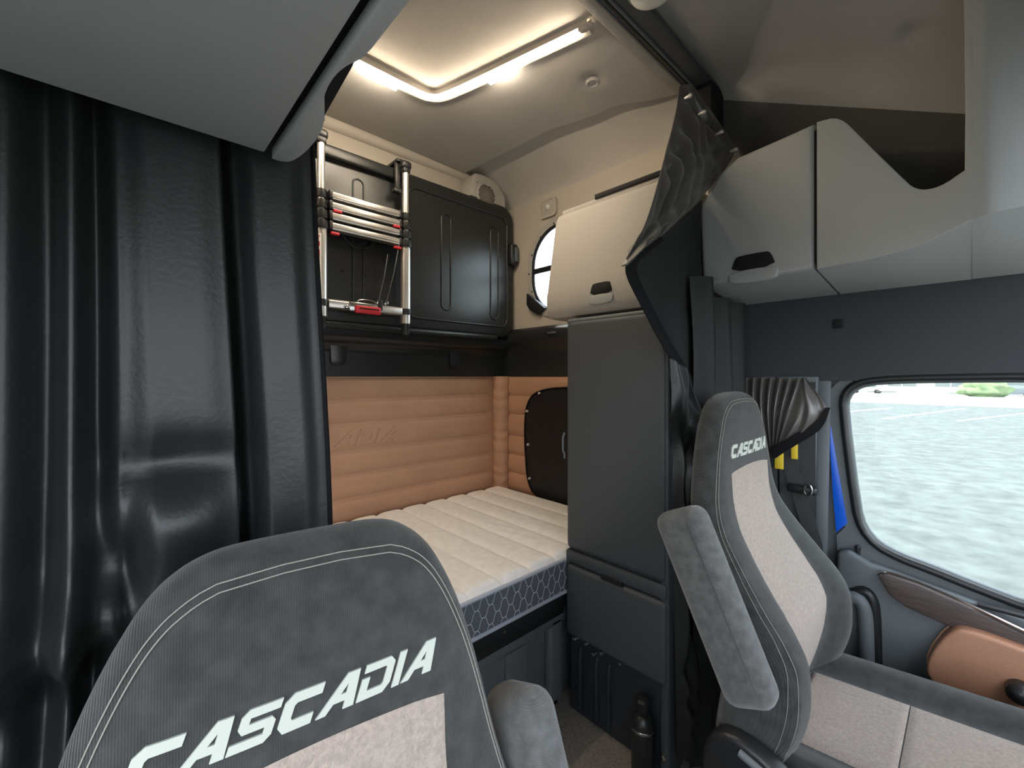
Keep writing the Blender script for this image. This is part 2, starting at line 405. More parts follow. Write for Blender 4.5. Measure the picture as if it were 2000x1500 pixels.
# ------------------------------------------------------------------ outside
gz = -1.30
struct(box('ground', -90, 260, -160, 160, gz-.2, gz, 'asphalt', bev=0), 'bright sunlit parking lot asphalt outside the window', 'asphalt')
struct(box('ground', 54, 87, -150, 150, gz+.001, gz+.05, 'concrete', bev=0), 'pale concrete apron in front of the far building', 'concrete')
for i, (a, b) in enumerate((((1725, 818), (1882, 798)), ((1872, 822), (2040, 803)), ((1560, 812), (1740, 797)))):
    p, q = P(*a, z=gz), P(*b, z=gz); d = (q-p).normalized(); nn = Vector((-d.y, d.x, 0))*.10
    ln = mk('parking_line', [(*(p+nn).xy, gz+.004), (*(q+nn).xy, gz+.004), (*(q-nn).xy, gz+.004), (*(p-nn).xy, gz+.004),
                        (*(p+nn).xy, gz-.01), (*(q+nn).xy, gz-.01), (*(q-nn).xy, gz-.01), (*(p-nn).xy, gz-.01)],
       [(0, 1, 2, 3), (7, 6, 5, 4), (0, 4, 5, 1), (1, 5, 6, 2), (2, 6, 7, 3), (3, 7, 4, 0)], 'white_paint')
    tag(ln, ['white parking line in the middle of the window view', 'white parking line nearest the front of the window', 'faint white parking line nearest the window corner'][i], 'parking line', 'painted parking lines')
bd = thing('far_building', (95, 0, gz), 'long pale building across the parking lot', 'building')
box('wall', 88, 105, -60, 13, gz, 7, 'facade', bd, bev=.05)
for k in range(11):
    y0 = 9-5.2*k
    f = box('window', 87.93, 88.05, y0-3.2, y0, -.2, 1.7, 'facade_window', bd, bev=.02)
    box('mullion', 87.9, 88.0, y0-1.65, y0-1.55, -.2, 1.7, 'white_paint', f, bev=.01)
for k in range(6):
    box('base_vent', 87.9, 88.05, 8-9*k, 11.5-9*k, gz+.25, gz+.45, 'concrete', bd, bev=.02)
def car(px, vx, material, label):
    c = P(px, 766, x=vx); c.z = gz
    t = thing('parked_car', c, label, 'car', 'cars parked by the far building')
    prism('body', smooth_closed([(c.y-2.2, gz+.35), (c.y+2.2, gz+.35), (c.y+2.2, gz+.85), (c.y+1.3, gz+.95), (c.y+.7, gz+1.45), (c.y-1.1, gz+1.45), (c.y-1.7, gz+.95), (c.y-2.2, gz+.9)], it=2), c.x-.85, c.x+.85, material, t, 'x', .06)
    prism('glass', [(c.y+1.1, gz+.97), (c.y+.6, gz+1.36), (c.y-1.0, gz+1.36), (c.y-1.45, gz+.97)], c.x-.87, c.x+.87, 'facade_window', t, 'x', .03)
    for yy in (-1.35, 1.35): lathe('wheel', [(.12, -.9), (.33, -.9), (.33, .9), (.12, .9)], (c.x, c.y+yy, gz+.34), 'gap', t, 'x', 16)
car(1975, 84, 'car_dark', 'dark car parked at the right of the window view')
car(1692, 84, 'car_light', 'pale car parked at the left corner of the window view')
# green shrub near the building
for i, (u, xx, s) in enumerate(((1922, 80, 1.2),)):
    c = P(u, 766, x=xx); V = []; F = []
    bm = bmesh.new(); bmesh.ops.create_icosphere(bm, subdivisions=4, radius=1)
    for v in bm.verts:
        k = 1+.35*nz3(*(v.co*2.3)); v.co = Vector((c.x+v.co.x*s*k, c.y+v.co.y*s*1.8*k, max(gz, gz+s*.8+v.co.z*s*k)))
    tag(from_bm('shrub', bm, 'shrub'), 'green shrub in front of the far building', 'shrub')

# ================================================================== DRIVER DOOR
dr = thing('door_1', (1.87, -.2, 0), 'driver door with large window, wood strip and tan armrest', 'door'); dr['kind'] = 'structure'
DX = 1.862
def YZ(lst, x): return [(P(u, v, x=x).y, P(u, v, x=x).z) for u, v in lst]
win = YZ([(1652, 800), (1655, 775), (1672, 757), (1700, 748), (1760, 744), (1880, 742), (2010, 741)], DX) + [(-.62, 1.285), (-.62, .80), (-.45, .66)] + \
      YZ([(2010, 1182), (1900, 1140), (1820, 1108), (1760, 1086), (1715, 1062), (1688, 1030), (1676, 990)], DX)
outer = YZ([(1608, 800), (1614, 768), (1640, 744), (1700, 735), (2010, 735)], DX)+[(-.72, 1.305), (-.75, .02), (.33, .02)]+YZ([(1640, 1130), (1634, 1045), (1652, 1028), (1640, 960), (1622, 880)], DX)
plate('door_shell', outer, [win], DX-.004, DX+.045, 'slate_plastic', dr, 'x')
cy = sum(p[0] for p in win)/len(win); cz = sum(p[1] for p in win)/len(win)
tube('window_seal', [(DX-.004, p[0], p[1]) for p in smooth_closed([(p[0]+(p[0]-cy)*.03, p[1]+(p[1]-cz)*.03) for p in win], it=1)], .013, 'black_plastic', dr, 8, True)
tube('window_seal', [(DX+.006, p[0], p[1]) for p in smooth_closed(win, it=1)], .009, 'slate_plastic', dr, 8, True)
plate('door_frame', [(.44, 0), (.21, 0), (.21, .62), (.325, .80), (.325, 1.20), (.26, 1.30), (.44, 1.30)], [], 1.876, 1.91, 'slate_plastic', dr, 'x')
plate('pane', [(p[0]+(p[0]-cy)*.012, p[1]+(p[1]-cz)*.012) for p in win], [], DX+.022, DX+.026, 'glass', dr, 'x')
prism('painted_edge', YZ([(1617, 805), (1624, 840), (1640, 935), (1655, 1022), (1633, 1040), (1626, 960)], DX-.006), DX-.006, DX+.03, 'blue_paint', dr, 'x', .001)
# lower inner panel, bulging into the cab, with sill ledge
low = YZ([(1637, 1075), (1660, 1072), (1700, 1098), (1740, 1112), (1800, 1135), (1900, 1172), (2010, 1212)], 1.835)+[(-.7, .60), (-.72, .05), (.34, .05)]
prism('inner_panel', low, 1.815, DX, 'slate_plastic', dr, 'x', .012, 3)
kb = P(1675, 1082, x=1.835)
lathe('lock_knob', [(.007, 0), (.007, .022), (.009, .024), (.009, .032), (.005, .036)], (1.838, kb.y, kb.z-.008), 'black_plastic', dr)
wd = [(1716, 1122), (1735, 1121), (1800, 1143), (1900, 1187), (2010, 1240), (2060, 1262), (2060, 1325), (2010, 1293), (1900, 1240), (1830, 1210), (1770, 1183), (1738, 1160)]
wp = prism('wood_strip', YZ(wd, 1.80), 1.785, 1.818, 'wood', dr, 'x', .006, 3)
tube('chrome_line', smooth_open([tuple(P(u, v, x=1.786)) for u, v in ((1716, 1124), (1722, 1118), (1738, 1118), (1800, 1139), (1900, 1183), (2010, 1236), (2060, 1258))], 2), .0035, 'chrome', wp, 6)
gv = P(1960, 1190, x=1.825)
box('defrost_slot', 1.80, 1.822, gv.y-.10, gv.y+.05, gv.z-.004, gv.z+.004, 'gap', dr, bev=.002)
ar = smooth_closed(YZ([(1858, 1218), (1900, 1222), (2010, 1262), (2080, 1290), (2080, 1450), (2010, 1412), (1920, 1368), (1832, 1328), (1808, 1300), (1820, 1262)], 1.79), it=2)
ap = prism('armrest', ar, 1.745, 1.818, 'tan_leather_pad', dr, 'x', .014, 4)
ap['label'] = 'tan leather armrest pad'
tube('armrest_piping', [(1.80, p[0], p[1]) for p in ar], .004, 'tan_leather', ap, 6, True)
kn = P(1993, 1352, x=1.73)
lathe('pull_knob', [(.004, .03), (.024, .026), (.028, .01), (.027, -.012), (.016, -.026), (.004, -.03)], (1.725, kn.y, kn.z), 'black_plastic', dr, 'x', 18)
# door pocket lip
pl = [(1668, 1158), (1690, 1152), (1706, 1172), (1710, 1210), (1712, 1320), (1712, 1420)]
tube('pocket_lip', smooth_open([tuple(P(u, v, x=1.81)) for u, v in pl], 2), .016, 'black_plastic', dr, 10)
tube('pocket_lip', smooth_open([tuple(P(u-18, v+12, x=1.80)) for u, v in pl], 2), .022, 'slate_plastic', dr, 10)

# ------------------------------------------------------------------ porthole
wn = thing('window_1', (1.86, 1.54, 1.66), 'rounded sleeper porthole half hidden by the beige cabinet', 'window'); wn['kind'] = 'structure'
plate('surround', rrect(1.235, 1.84, 1.63, 2.20, .245, 10), [rrect(1.27, 1.805, 1.665, 2.165, .21, 10)], XR-.008, XR, 'beige_plastic', wn, 'x')
plate('window_frame', rrect(1.268, 1.807, 1.663, 2.167, .212, 10), [rrect(1.283, 1.792, 1.678, 2.152, .197, 10)], XR-.002, XR+.010, 'gap', wn, 'x')
plate('pane', rrect(1.28, 1.795, 1.675, 2.155, .2, 10), [], XR+.004, XR+.007, 'glass', wn, 'x')
zb = P(1050, 527, x=XR).z
box('window_bar', XR-.001, XR+.012, 1.275, 1.80, zb-.022, zb+.010, 'black_plastic', wn, bev=.004)
lt = P(1045, 588, x=XR)
prism('latch', [(lt.y+.02, lt.z-.055), (lt.y+.045, lt.z-.02), (lt.y+.045, lt.z+.05), (lt.y-.03, lt.z-.0), (lt.y-.10, lt.z-.055), (lt.y-.05, lt.z-.09)], XR-.03, XR+.01, 'black_plastic', wn, 'x', .006)
for a in range(0, 360, 24):
    yy = 1.5375+.287*math.cos(math.radians(a)); zz = 1.915+.268*math.sin(math.radians(a))
    lathe('screw', [(.0006, -.004), (.005, -.003), (.006, .001)], (XR-.008, yy, zz), 'dark_metal', wn, 'x', 8)

# ================================================================== BUNK: quilted panels, mattress, base
EDG = [1.30, 1.18, 1.065, .93, .815, .70, .585, .47]
bq = thing('quilted_panel', (.7, 2.07, .47), 'tan quilted leather panel on the back wall above the mattress', 'quilted panel')
LETTERS = {
 'C': ([(1.1, 1), (.22, 1), (0, .8), (0, .2), (.2, 0), (1.0, 0), (1.0, .28), (.38, .28), (.32, .34), (.32, .66), (.38, .72), (1.1, .72)], [], 1.1),
 'A': ([(-.06, 0), (.24, 0), (.40, .24), (.77, .24), (.78, 0), (1.12, 0), (1.02, 1), (.62, 1)], [[(.56, .45), (.74, .45), (.73, .70)]], 1.1),
 'S': ([(1.1, 1), (.22, 1), (.05, .84), (.05, .56), (.2, .40), (.8, .40), (.8, .24), (-.05, .24), (-.05, 0), (.9, 0), (1.06, .15), (1.06, .5), (.92, .62), (.31, .62), (.31, .77), (1.1, .77)], [], 1.1),
 'D': ([(.02, 1), (.9, 1), (1.1, .82), (1.1, .22), (.9, 0), (0, 0), (0, .62), (.27, .62), (.27, .24), (.78, .24), (.83, .3), (.83, .72), (.78, .77), (.02, .77)], [], 1.12),
 'I': ([(0, 0), (.27, 0), (.27, 1), (0, 1)], [], .29)}
def lettering(x0, x1, z0, z1, fmap, name, material, parent, th=.0015, shear=.34, word='CASCADIA'):
    tot = sum(LETTERS[ch][2] for ch in word)+.11*(len(word)-1)+shear
    sx = (x1-x0)/tot; sz = z1-z0; bm = bmesh.new(); cx = 0
    for ch in word:
        out, holes, adv = LETTERS[ch]
        loops = [out]+holes; flat = [p for l in loops for p in l]
        tris = tessellate_polygon([[Vector((p[0], p[1], 0)) for p in l] for l in loops])
        vv = [bm.verts.new((x0+(cx+p[0]+shear*p[1])*sx, 0, z0+p[1]*sz)) for p in flat]
        for t in tris:
            try: bm.faces.new([vv[i] for i in t])
            except ValueError: pass
        cx += adv+.11
    for _ in range(4):
        es = [e for e in bm.edges if e.calc_length() > .016]
        if not es: break
        bmesh.ops.subdivide_edges(bm, edges=es, cuts=1); bmesh.ops.triangulate(bm, faces=bm.faces[:])
    bmesh.ops.recalc_face_normals(bm, faces=bm.faces)
    r = bmesh.ops.extrude_face_region(bm, geom=bm.faces[:]); ext = set(v for v in r['geom'] if isinstance(v, bmesh.types.BMVert))
    for v in bm.verts:
        p = Vector(fmap(v.co.x, v.co.z))
        v.co = p+Vector((0, -th if v in ext else .001, 0))
    return from_bm(name, bm, material, parent, smooth=False)
def channel(z0, z1, k):
    def f(s, t):
        x = XL+.02+(1.765-XL-.02)*s; b = (1-abs(2*t-1)**3.0)
        wob = .0022*nz3(x*7, k*3.1, t*2)+.0012*nz3(x*25, k, t*5)
        ends = min(1, (1-s)*40)
        return (x, 2.074-.011*b*(.25+.75*ends)-wob*b, z1+(z0-z1)*t+.003*nz3(x*2.1, k*5.0, 0))
    return grid('quilt_channel', f, 90, 12, 'tan_leather', bq, sharp=80)
chs = [channel(b, a, i) for i, (a, b) in enumerate(zip(EDG, EDG[1:]))]
box('backing', XL, 1.80, 2.070, 2.079, .45, 1.30, 'tan_leather', bq, bev=0)
zl = P(720, 851, y=2.06).z
lettering(.38, 1.125, zl-.040, zl+.036, lambda x, z: (x, 2.0640, z), 'embossed_lettering', 'tan_leather', bq, th=.0045)
sq = thing('quilted_panel', (1.83, 1.55, .47), 'tan quilted leather panel on the side wall behind the black cover', 'quilted panel')
def channel_x(z0, z1, k):
    def f(s, t):
        y = 2.0-.92*s; b = (1-abs(2*t-1)**3)
        return (1.838-.014*b-.002*nz3(y*8, k*2.7, t*2)*b, y, z1+(z0-z1)*t)
    return grid('quilt_channel', f, 40, 10, 'tan_leather', sq, sharp=80)
for i, (a, b) in enumerate(zip(EDG, EDG[1:])): channel_x(b, a, i)
def roll(s, t):
    a = math.pi*(-.15+1.3*s); z = 1.30-.85*t
    wr_ = .006*math.sin(z*95+math.sin(a)*3+3*nz3(0, 0, z*6))*max(0, nz3(5, z*4, 0)+.35)*math.sin(math.pi*min(1, max(0, s)))
    r_ = .052+.004*nz3(a, z*6, 3)+wr_
    c = Vector((1.80, 2.035)); d = Vector((-math.cos(math.pi/4), -math.sin(math.pi/4))); e = Vector((-d.y, d.x))
    q = c+d*math.sin(a)*r_*.85+e*math.cos(a)*r_
    return (q.x, q.y, z)
cr = grid('corner_bolster', roll, 20, 150, 'tan_leather', None, sharp=80)
tag(cr, 'wrinkled tan leather roll in the corner of the bunk', 'bolster')
# black cover snapped over the side hatch
cv = thing('hatch_cover', (1.82, 1.45, .62), 'black snap-on cover over the hatch beside the mattress', 'cover')
def cover_outline():
    pts = [(P(u, v, x=1.82).y, P(u, v, x=1.82).z) for u, v in ((1097, 985), (1050, 972), (1032, 945), (1027, 880), (1026, 820), (1032, 783), (1050, 764), (1097, 756))]
    return smooth_closed(pts[:]+[(1.12, pts[-1][1]), (1.12, pts[0][1])], it=3)
co = cover_outline(); ccy = sum(p[0] for p in co)/len(co); ccz = sum(p[1] for p in co)/len(co)
V = []; F = []; nco = len(co); R_ = 14
for k in range(R_+1):
    q = 1-k/R_
    for p in co:
        yy = ccy+(p[0]-ccy)*q; zz = ccz+(p[1]-ccz)*q
        V.append((1.816-.018*(1-q**3)-.016*abs(nz3(yy*9, zz*5, 2))*(1-q**6)-.008*math.sin(zz*60+yy*25)*max(0, .85-zz)*4*(1-q**4), yy, zz))
for k in range(R_):
    for i in range(nco): F.append((k*nco+i, k*nco+(i+1) % nco, (k+1)*nco+(i+1) % nco, (k+1)*nco+i))
mk('cover_cloth', V, F, 'cover_black', cv, sharp=80)
tube('binding', [(1.815, p[0], p[1]) for p in co], .006, 'hem_black', cv, 6, True)
for (u, v) in ((1055, 768), (1031, 803), (1033, 868), (1036, 934), (1061, 977)):
    c = P(u, v, x=1.808); lathe('snap', [(.0006, -.010), (.007, -.007), (.008, .003)], (1.802, c.y, c.z), 'snap_metal', cv, 'x', 10)
# mattress
MX0, MX1, MY0, MY1, MZ0, MZ1 = XL+.03, 1.795, 1.085, 2.045, .455, .605
mt = thing('mattress', (.7, 1.55, MZ0), 'white quilted mattress with dark grey honeycomb side', 'mattress')
prism('core', rrect(MX0, MX1, MY0, MY1, .07, 8), MZ0+.006, MZ1-.014, 'mattress_side', mt, 'z', 0)
CH = .138; nch = int((MX1-MX0)/CH)+1
for k in range(nch):
    x0 = MX1-(k+1)*CH; x1 = MX1-k*CH; x0 = max(x0, MX0)
    if x1-x0 < .02: continue
    def f(s, t, x0=x0, x1=x1):
        x = x0+(x1-x0)*s; y = MY0+(MY1-MY0)*t
        for xe in (MX0, MX1):       # rounded corners
            dx = abs(x-xe)
            if dx < .07:
                inset = .07-math.sqrt(max(0, .0049-(.07-dx)**2)); y = min(max(y, MY0+inset), MY1-inset)
        e = min(1, (y-MY0)/.03, (MY1-y)/.03); e = max(0, e); e = math.sqrt(max(0, 1-(1-e)**2))
        ex = min(1, (MX1-x)/.03, (x-MX0)/.03); ex = math.sqrt(max(0, 1-(1-max(0, ex))**2))
        puff = (1-abs(2*s-1)**4)
        em = .0035*math.sin(9*math.sin(x*14+1)+40*(y-1.5)*(1+.3*math.sin(x*9)))*math.exp(-((y-1.42)/.16)**2)*(1 if k % 2 else .4)
        return (x, y, MZ1-.022+.022*min(e, ex)+(.013*puff+em*.45*puff)*min(e, ex))
    grid('quilt_channel', f, 16, 110, 'mattress_top', mt, sharp=80)
rim = rrect(MX0, MX1, MY0, MY1, .07, 8)
tube('piping', [(p[0], p[1], MZ1-.018) for p in rim], .007, 'piping_grey', mt, 8, True)
tube('piping', [(p[0], p[1], MZ0+.006) for p in rim], .007, 'piping_grey', mt, 8, True)
lst = []                                            # embroidered honeycomb: interlacing wavy lines on the front side
AMP, WL, ROW = .0170, .060, .0325
for rrow in range(5):
    z = MZ0+.012+rrow*ROW
    ph_ = math.pi*(rrow % 2)
    pts = []
    for i in range(560):
        x = .30+i*.0024
        if x > 1.40: break
        pts.append((x, MY0-.0012, max(MZ0+.008, min(MZ1-.024, z+AMP*math.tanh(1.8*math.sin(2*math.pi*x/WL+ph_))))))
    lst.append(tube_data(pts, .0012, 4))
V, F = join_data(lst); em = mk('embroidery', V, F, 'embroidery', mt); em['kind'] = 'stuff'
# bunk base
bb = thing('bunk_base', (.7, 1.3, 0), 'dark grey bunk box with recessed panels under the mattress', 'bunk base')
box('platform', XL+.01, 1.84, 1.10, 2.05, .40, .447, 'black_plastic', bb, bev=.004)
box('front_rail', XL+.01, 1.30, 1.093, 1.125, .372, .448, 'black_abs', bb, bev=.006)
box('front_panel', XL+.01, 1.50, 1.155, 1.18, 0, .40, 'slate_plastic', bb, bev=.004)
box('top_frame', XL+.01, 1.40, 1.12, 1.16, .315, .372, 'slate_plastic', bb, bev=.010, seg=3)
for xx in (1.25, .62, .04): box('post', xx, xx+.075, 1.12, 1.16, 0, .345, 'slate_plastic', bb, bev=.012, seg=3)
box('bottom_frame', XL+.01, 1.30, 1.12, 1.16, 0, .035, 'slate_plastic', bb, bev=.010, seg=3)
for xx in (.80, 1.04): box('panel_rib', xx, xx+.11, 1.145, 1.16, .06, .29, 'slate_plastic', bb, bev=.007, seg=3)
lathe('screw', [(.0006, -.004), (.006, -.003), (.006, .003)], (.985, 1.093, .428), 'chrome', bb, 'y', 10)

# ================================================================== UPPER BUNK, folded against the back wall
ub = thing('folded_bunk', (.7, 1.99, 1.53), 'black moulded upper bunk folded up against the back wall', 'bunk')
BY = 1.95
prism('tray', rrect(XL+.03, 1.838, 1.535, 2.335, .085, 10), BY, 2.045, 'black_abs', ub, 'y', .022, 4)
def ring(y0, y1, z0, z1, r, name='rib', rad=.005):
    return tube(name, [(p[0], BY-.001, p[1]) for p in rrect(y0, y1, z0, z1, r, 8)], rad, 'black_abs', ub, 8, True)
ring(1.098, 1.775, 1.60, 2.265, .05, rad=.006)
ring(.16, 1.075, 1.60, 2.265, .05, rad=.006)
ring(1.30, 1.36, 1.66, 2.18, .029)
ring(1.645, 1.705, 1.64, 2.19, .029)
ring(.815, .865, 1.60, 2.215, .024, rad=.004)
ring(.30, .36, 1.64, 2.19, .029)
bc = P(700, 475, y=BY)
tube('boss_ring', [(bc.x+.082*math.cos(a*math.pi/20), BY-.001, bc.z+.06+.082*math.sin(a*math.pi/20)) for a in range(40)], .006, 'black_abs', ub, 8, True)
lathe('boss', [(.066, .004), (.066, -.002), (.060, -.004), (.0005, -.004)], (bc.x, BY, bc.z+.06), 'gap', ub, 'y', 28)
for (u, v) in ((668, 529), (713, 538)):
    c = P(u, v, y=BY); lathe('screw_hole', [(.0005, -.003), (.006, -.003), (.006, .002)], (c.x, BY, c.z), 'gap', ub, 'y', 12)
box('top_rail', XL+.05, 1.02, BY-.028, BY+.01, 2.262, 2.318, 'black_abs', ub, bev=.012, seg=3)
lz = P(1000, 497, y=BY-.02)
la = box('latch', 1.785, 1.842, BY-.035, BY+.02, lz.z-.065, lz.z+.065, 'black_plastic', ub, bev=.012, seg=3)
box('latch_handle', 1.808, 1.838, BY-.044, BY-.03, lz.z-.045, lz.z+.045, 'slate_plastic', la, bev=.006)
box('hinge_lip', XL+.05, 1.70, BY-.005, BY+.06, 1.517, 1.545, 'black_abs', ub, bev=.008, seg=3)

# ------------------------------------------------------------------ telescopic ladder
LYF = 1.885
ld = thing('telescopic_ladder', (.85, LYF, 1.5), 'folded telescopic aluminium ladder hooked on the black bunk', 'ladder')
XA, XB = P(627, 450, y=LYF).x, P(792, 450, y=LYF).x
for xx in (XA, XB):
    rl = lathe('rail', [(.0005, 1.555), (.0235, 1.555), (.0235, 1.925), (.0005, 1.925)], (xx, LYF, 0), 'aluminium', ld, 'z', 20)
    lathe('upper_rail', [(.0005, 1.92), (.0155, 1.92), (.0155, 2.31), (.0005, 2.31)], (xx, LYF, 0), 'aluminium', ld, 'z', 18)
    lathe('foot', [(.012, 1.498), (.019, 1.500), (.021, 1.515), (.019, 1.53), (.021, 1.535), (.021, 1.556)], (xx, LYF, 0), 'black_plastic', ld, 'z', 18)
    for k in range(4):
        z = 1.925+.044*k
        lathe('collar', [(.0005, z), (.0285-.0022*k, z), (.030-.0022*k, z+.006), (.0285-.0022*k, z+.034), (.0005, z+.034)], (xx, LYF, 0), 'black_plastic', ld, 'z', 18)
        box('latch_tab', xx-.038, xx-.022, LYF-.012, LYF+.012, z+.006, z+.026, 'black_plastic', ld, bev=.004)
    lathe('collar', [(.0005, 1.598), (.027, 1.598), (.028, 1.61), (.027, 1.626), (.0005, 1.626)], (xx, LYF, 0), 'black_plastic', ld, 'z', 18)
    bm = bmesh.new()
    bx(bm, xx-.026, xx+.026, LYF-.022, LYF+.03, 2.305, 2.345, .014, 3); bx(bm, xx-.020, xx+.020, LYF-.018, LYF+.020, 2.285, 2.315, .008, 2)
    from_bm('rail_cap', bm, 'black_plastic', ld)
    bm = bmesh.new()
    bx(bm, xx-.045, xx-.012, LYF+.0, 2.0, 2.335, 2.352, .006, 2); bx(bm, xx-.045, xx-.018, LYF+.015, LYF+.033, 2.19, 2.345, .006, 2); bx(bm, xx-.058, xx-.018, LYF+.002, LYF+.03, 2.185, 2.205, .006, 2)
    from_bm('hook', bm, 'black_plastic', ld)
for k in range(4):
    z = 1.928+.044*k
    rg = prism('rung', [(LYF-.020, z), (LYF+.020, z), (LYF+.020, z+.034), (LYF-.006, z+.036), (LYF-.020, z+.028)], XA+.034, XB-.030, 'aluminium', ld, 'x', .003)
    box('rung_groove', XA+.036, XB-.032, LYF-.0215, LYF-.019, z+.008, z+.0105, 'steel', rg, bev=0)
    for xx in (XA+.034, XB-.038): box('rung_end', xx-.006, xx+.010, LYF-.021, LYF+.021, z-.002, z+.036, 'black_plastic', rg, bev=.004)
for (x0, z) in ((XA+.045, 1.960+.05), (XB-.075, 2.012), (XA+.035, 1.912), (XB-.07, 1.912)):
    box('release_tab', x0, x0+.036, LYF-.024, LYF-.006, z-.006, z+.006, 'red_plastic', ld, bev=.003)
br = prism('rung', [(LYF-.020, 1.594), (LYF+.020, 1.594), (LYF+.020, 1.628), (LYF-.006, 1.632), (LYF-.020, 1.624)], XA+.026, XB-.026, 'aluminium', ld, 'x', .003)
rc = P(720, 617, y=LYF-.03)
box('lock_frame', rc.x-.088, rc.x+.065, LYF-.034, LYF-.018, 1.585, 1.628, 'steel', ld, bev=.006)
rt = box('red_lock', rc.x-.066, rc.x+.052, LYF-.050, LYF-.030, 1.578, 1.612, 'red_plastic', ld, bev=.006)
box('lock_slot', rc.x-.05, rc.x+.04, LYF-.052, LYF-.048, 1.598, 1.602, 'gap', rt, bev=0)
lathe('lock_knob', [(.003, -.02), (.008, -.018), (.008, .0)], (rc.x-.10, LYF-.025, 1.600), 'chrome', ld, 'y', 12)
for (a, b) in (((757, 497), (739, 590)), ((779, 480), (754, 592))):
    p, q = P(*a, y=LYF-.012), P(*b, y=LYF-.022)
    cb = tube('cable', [p, p.lerp(q, .5)+Vector((.003, -.004, 0)), q], .0022, 'steel', ld, 6)
    lathe('cable_end', [(.002, -.006), (.010, -.004), (.010, .004), (.002, .006)], (q.x, q.y-.004, q.z), 'chrome', cb, 'y', 12)
p0 = P(735, 598, y=LYF-.02)
tube('cable_loop', [(p0.x-.045+.045*math.cos(a), LYF-.022, 1.632+.012*math.sin(a)) for a in [math.pi*k/10 for k in range(11)]], .002, 'steel', ld, 6)
box('cable_clamp', rc.x+.045, rc.x+.065, LYF-.04, LYF-.018, 1.60, 1.65, 'black_plastic', ld, bev=.005)
lb = grid('sticker', lambda s, t: (XA+.0242*math.sin(math.radians(-75+60*s)), LYF-.0242*math.cos(math.radians(-75+60*s)), 1.64+.26*t), 8, 2, 'label_white', ld)
for (a, b) in ((.16, .19), (.205, .225), (.245, .25)):
    grid('sticker_print', lambda s, t: (XA+.0246*math.sin(math.radians(-70+40*s)), LYF-.0246*math.cos(math.radians(-70+40*s)), 1.64+a+(b-a)*t), 6, 1, 'red_plastic', lb)

# ------------------------------------------------------------------ speaker in the ceiling corner, dome switch
sp = thing('corner_speaker', (1.66, 2.0, 2.3), 'beige corner speaker with a round perforated grille', 'speaker')
c0 = P(945, 385, y=1.99)
so_ = [(a, max(b, 2.340)) for a, b in smooth_closed([(P(u, v, y=1.97).x, P(u, v, y=1.97).z) for u, v in ((918, 338), (940, 341), (968, 356), (984, 382), (986, 402), (984, 440), (918, 440))], it=2)]
prism('housing', so_, 1.965, 2.075, 'beige_plastic', sp, 'y', .014, 3)
gc = P(950, 382, y=1.96)
gr_ = lathe('grille', [(.0005, -.010), (.05, -.008), (.068, -.002), (.070, .004)], (gc.x, 1.964, gc.z), 'beige_plastic', sp, 'y', 28)
bm = bmesh.new()
for i in range(-6, 7):
    for j in range(-5, 6):
        xx = i*.0105+(j % 2)*.00525; zz = j*.0105
        if xx*xx+zz*zz < .0036:
            t = bmesh.new(); bx(bm, gc.x+xx-.0035, gc.x+xx+.0035, 1.9525, 1.957, gc.z+zz-.0035, gc.z+zz+.0035)
            t.free()
o = from_bm('perforation', bm, 'speaker_hole', gr_, smooth=False); o['kind'] = 'stuff'
lathe('screw', [(.0005, -.002), (.003, -.002), (.003, .002)], (P(932, 356, y=1.965).x, 1.965, P(932, 356, y=1.965).z), 'gap', sp, 'y', 10)
dl = P(1073, 407, x=XR)
dm = thing('reading_lamp', (XR, dl.y, dl.z-.06), 'small square reading lamp on the beige side wall', 'lamp')
prism('bezel', rrect(dl.y-.062, dl.y+.062, dl.z-.056, dl.z+.056, .025, 6), XR-.012, XR+.001, 'beige_plastic', dm, 'x', .005, 2)
plate('bezel_ring', rrect(dl.y-.060, dl.y+.060, dl.z-.054, dl.z+.054, .024, 6), [rrect(dl.y-.05, dl.y+.05, dl.z-.044, dl.z+.044, .018, 6)], XR-.016, XR-.011, 'beige_wall', dm, 'x')
lathe('button', [(.0006, -.018), (.010, -.016), (.016, -.010), (.017, 0)], (XR-.008, dl.y, dl.z+.004), 'lens', dm, 'x', 18)

# ------------------------------------------------------------------ LED light bar
lp = smooth_open([(XL+.1, 1.605), (.2, 1.605), (.90, 1.60), (1.02, 1.59), (1.06, 1.48), (1.128, 1.20), (1.20, .90)], 3)
le = thing('led_light_bar', (.9, 1.4, 2.47), 'glowing L-shaped LED light strip set into the ceiling', 'light strip')
def sweep(name, path, prof, material, parent, z0=2.505):
    V = []; F = []; n = len(prof); m = len(path)
    for i, p in enumerate(path):
        a = Vector(path[max(0, i-1)]); b = Vector(path[min(m-1, i+1)]); t = (b-a).normalized(); nn = Vector((t.y, -t.x))   # nn points inwards (passenger/front)
        for (o_, h) in prof:
            q = Vector(p)+nn*o_; V.append((q.x, q.y, z0+h))
    for i in range(m-1):
        for k in range(n): F.append((i*n+k, i*n+(k+1) % n, (i+1)*n+(k+1) % n, (i+1)*n+k))
    F.append(tuple(range(n))); F.append(tuple((m-1)*n+k for k in range(n)))
    return mk(name, V, F, material, parent, sharp=40)
sweep('housing', lp, [(-.034, .03), (-.034, -.006), (-.026, -.014), (-.004, -.014), (-.004, .03)], 'beige_plastic', le)
sweep('inner_lip', lp, [(.0165, .03), (.0165, -.012), (.022, -.010), (.022, .03)], 'beige_plastic', le)
sweep('diffuser', lp[:-3], [(-.006, .02), (-.006, -.020), (-.002, -.024), (.012, -.024), (.016, -.018), (.016, .02)], 'led', le)
def seg(a, b):
    out = []
    for p in lp:
        if a(p): out.append(p)
    return out
e0, e1 = lp[-4], lp[-1]
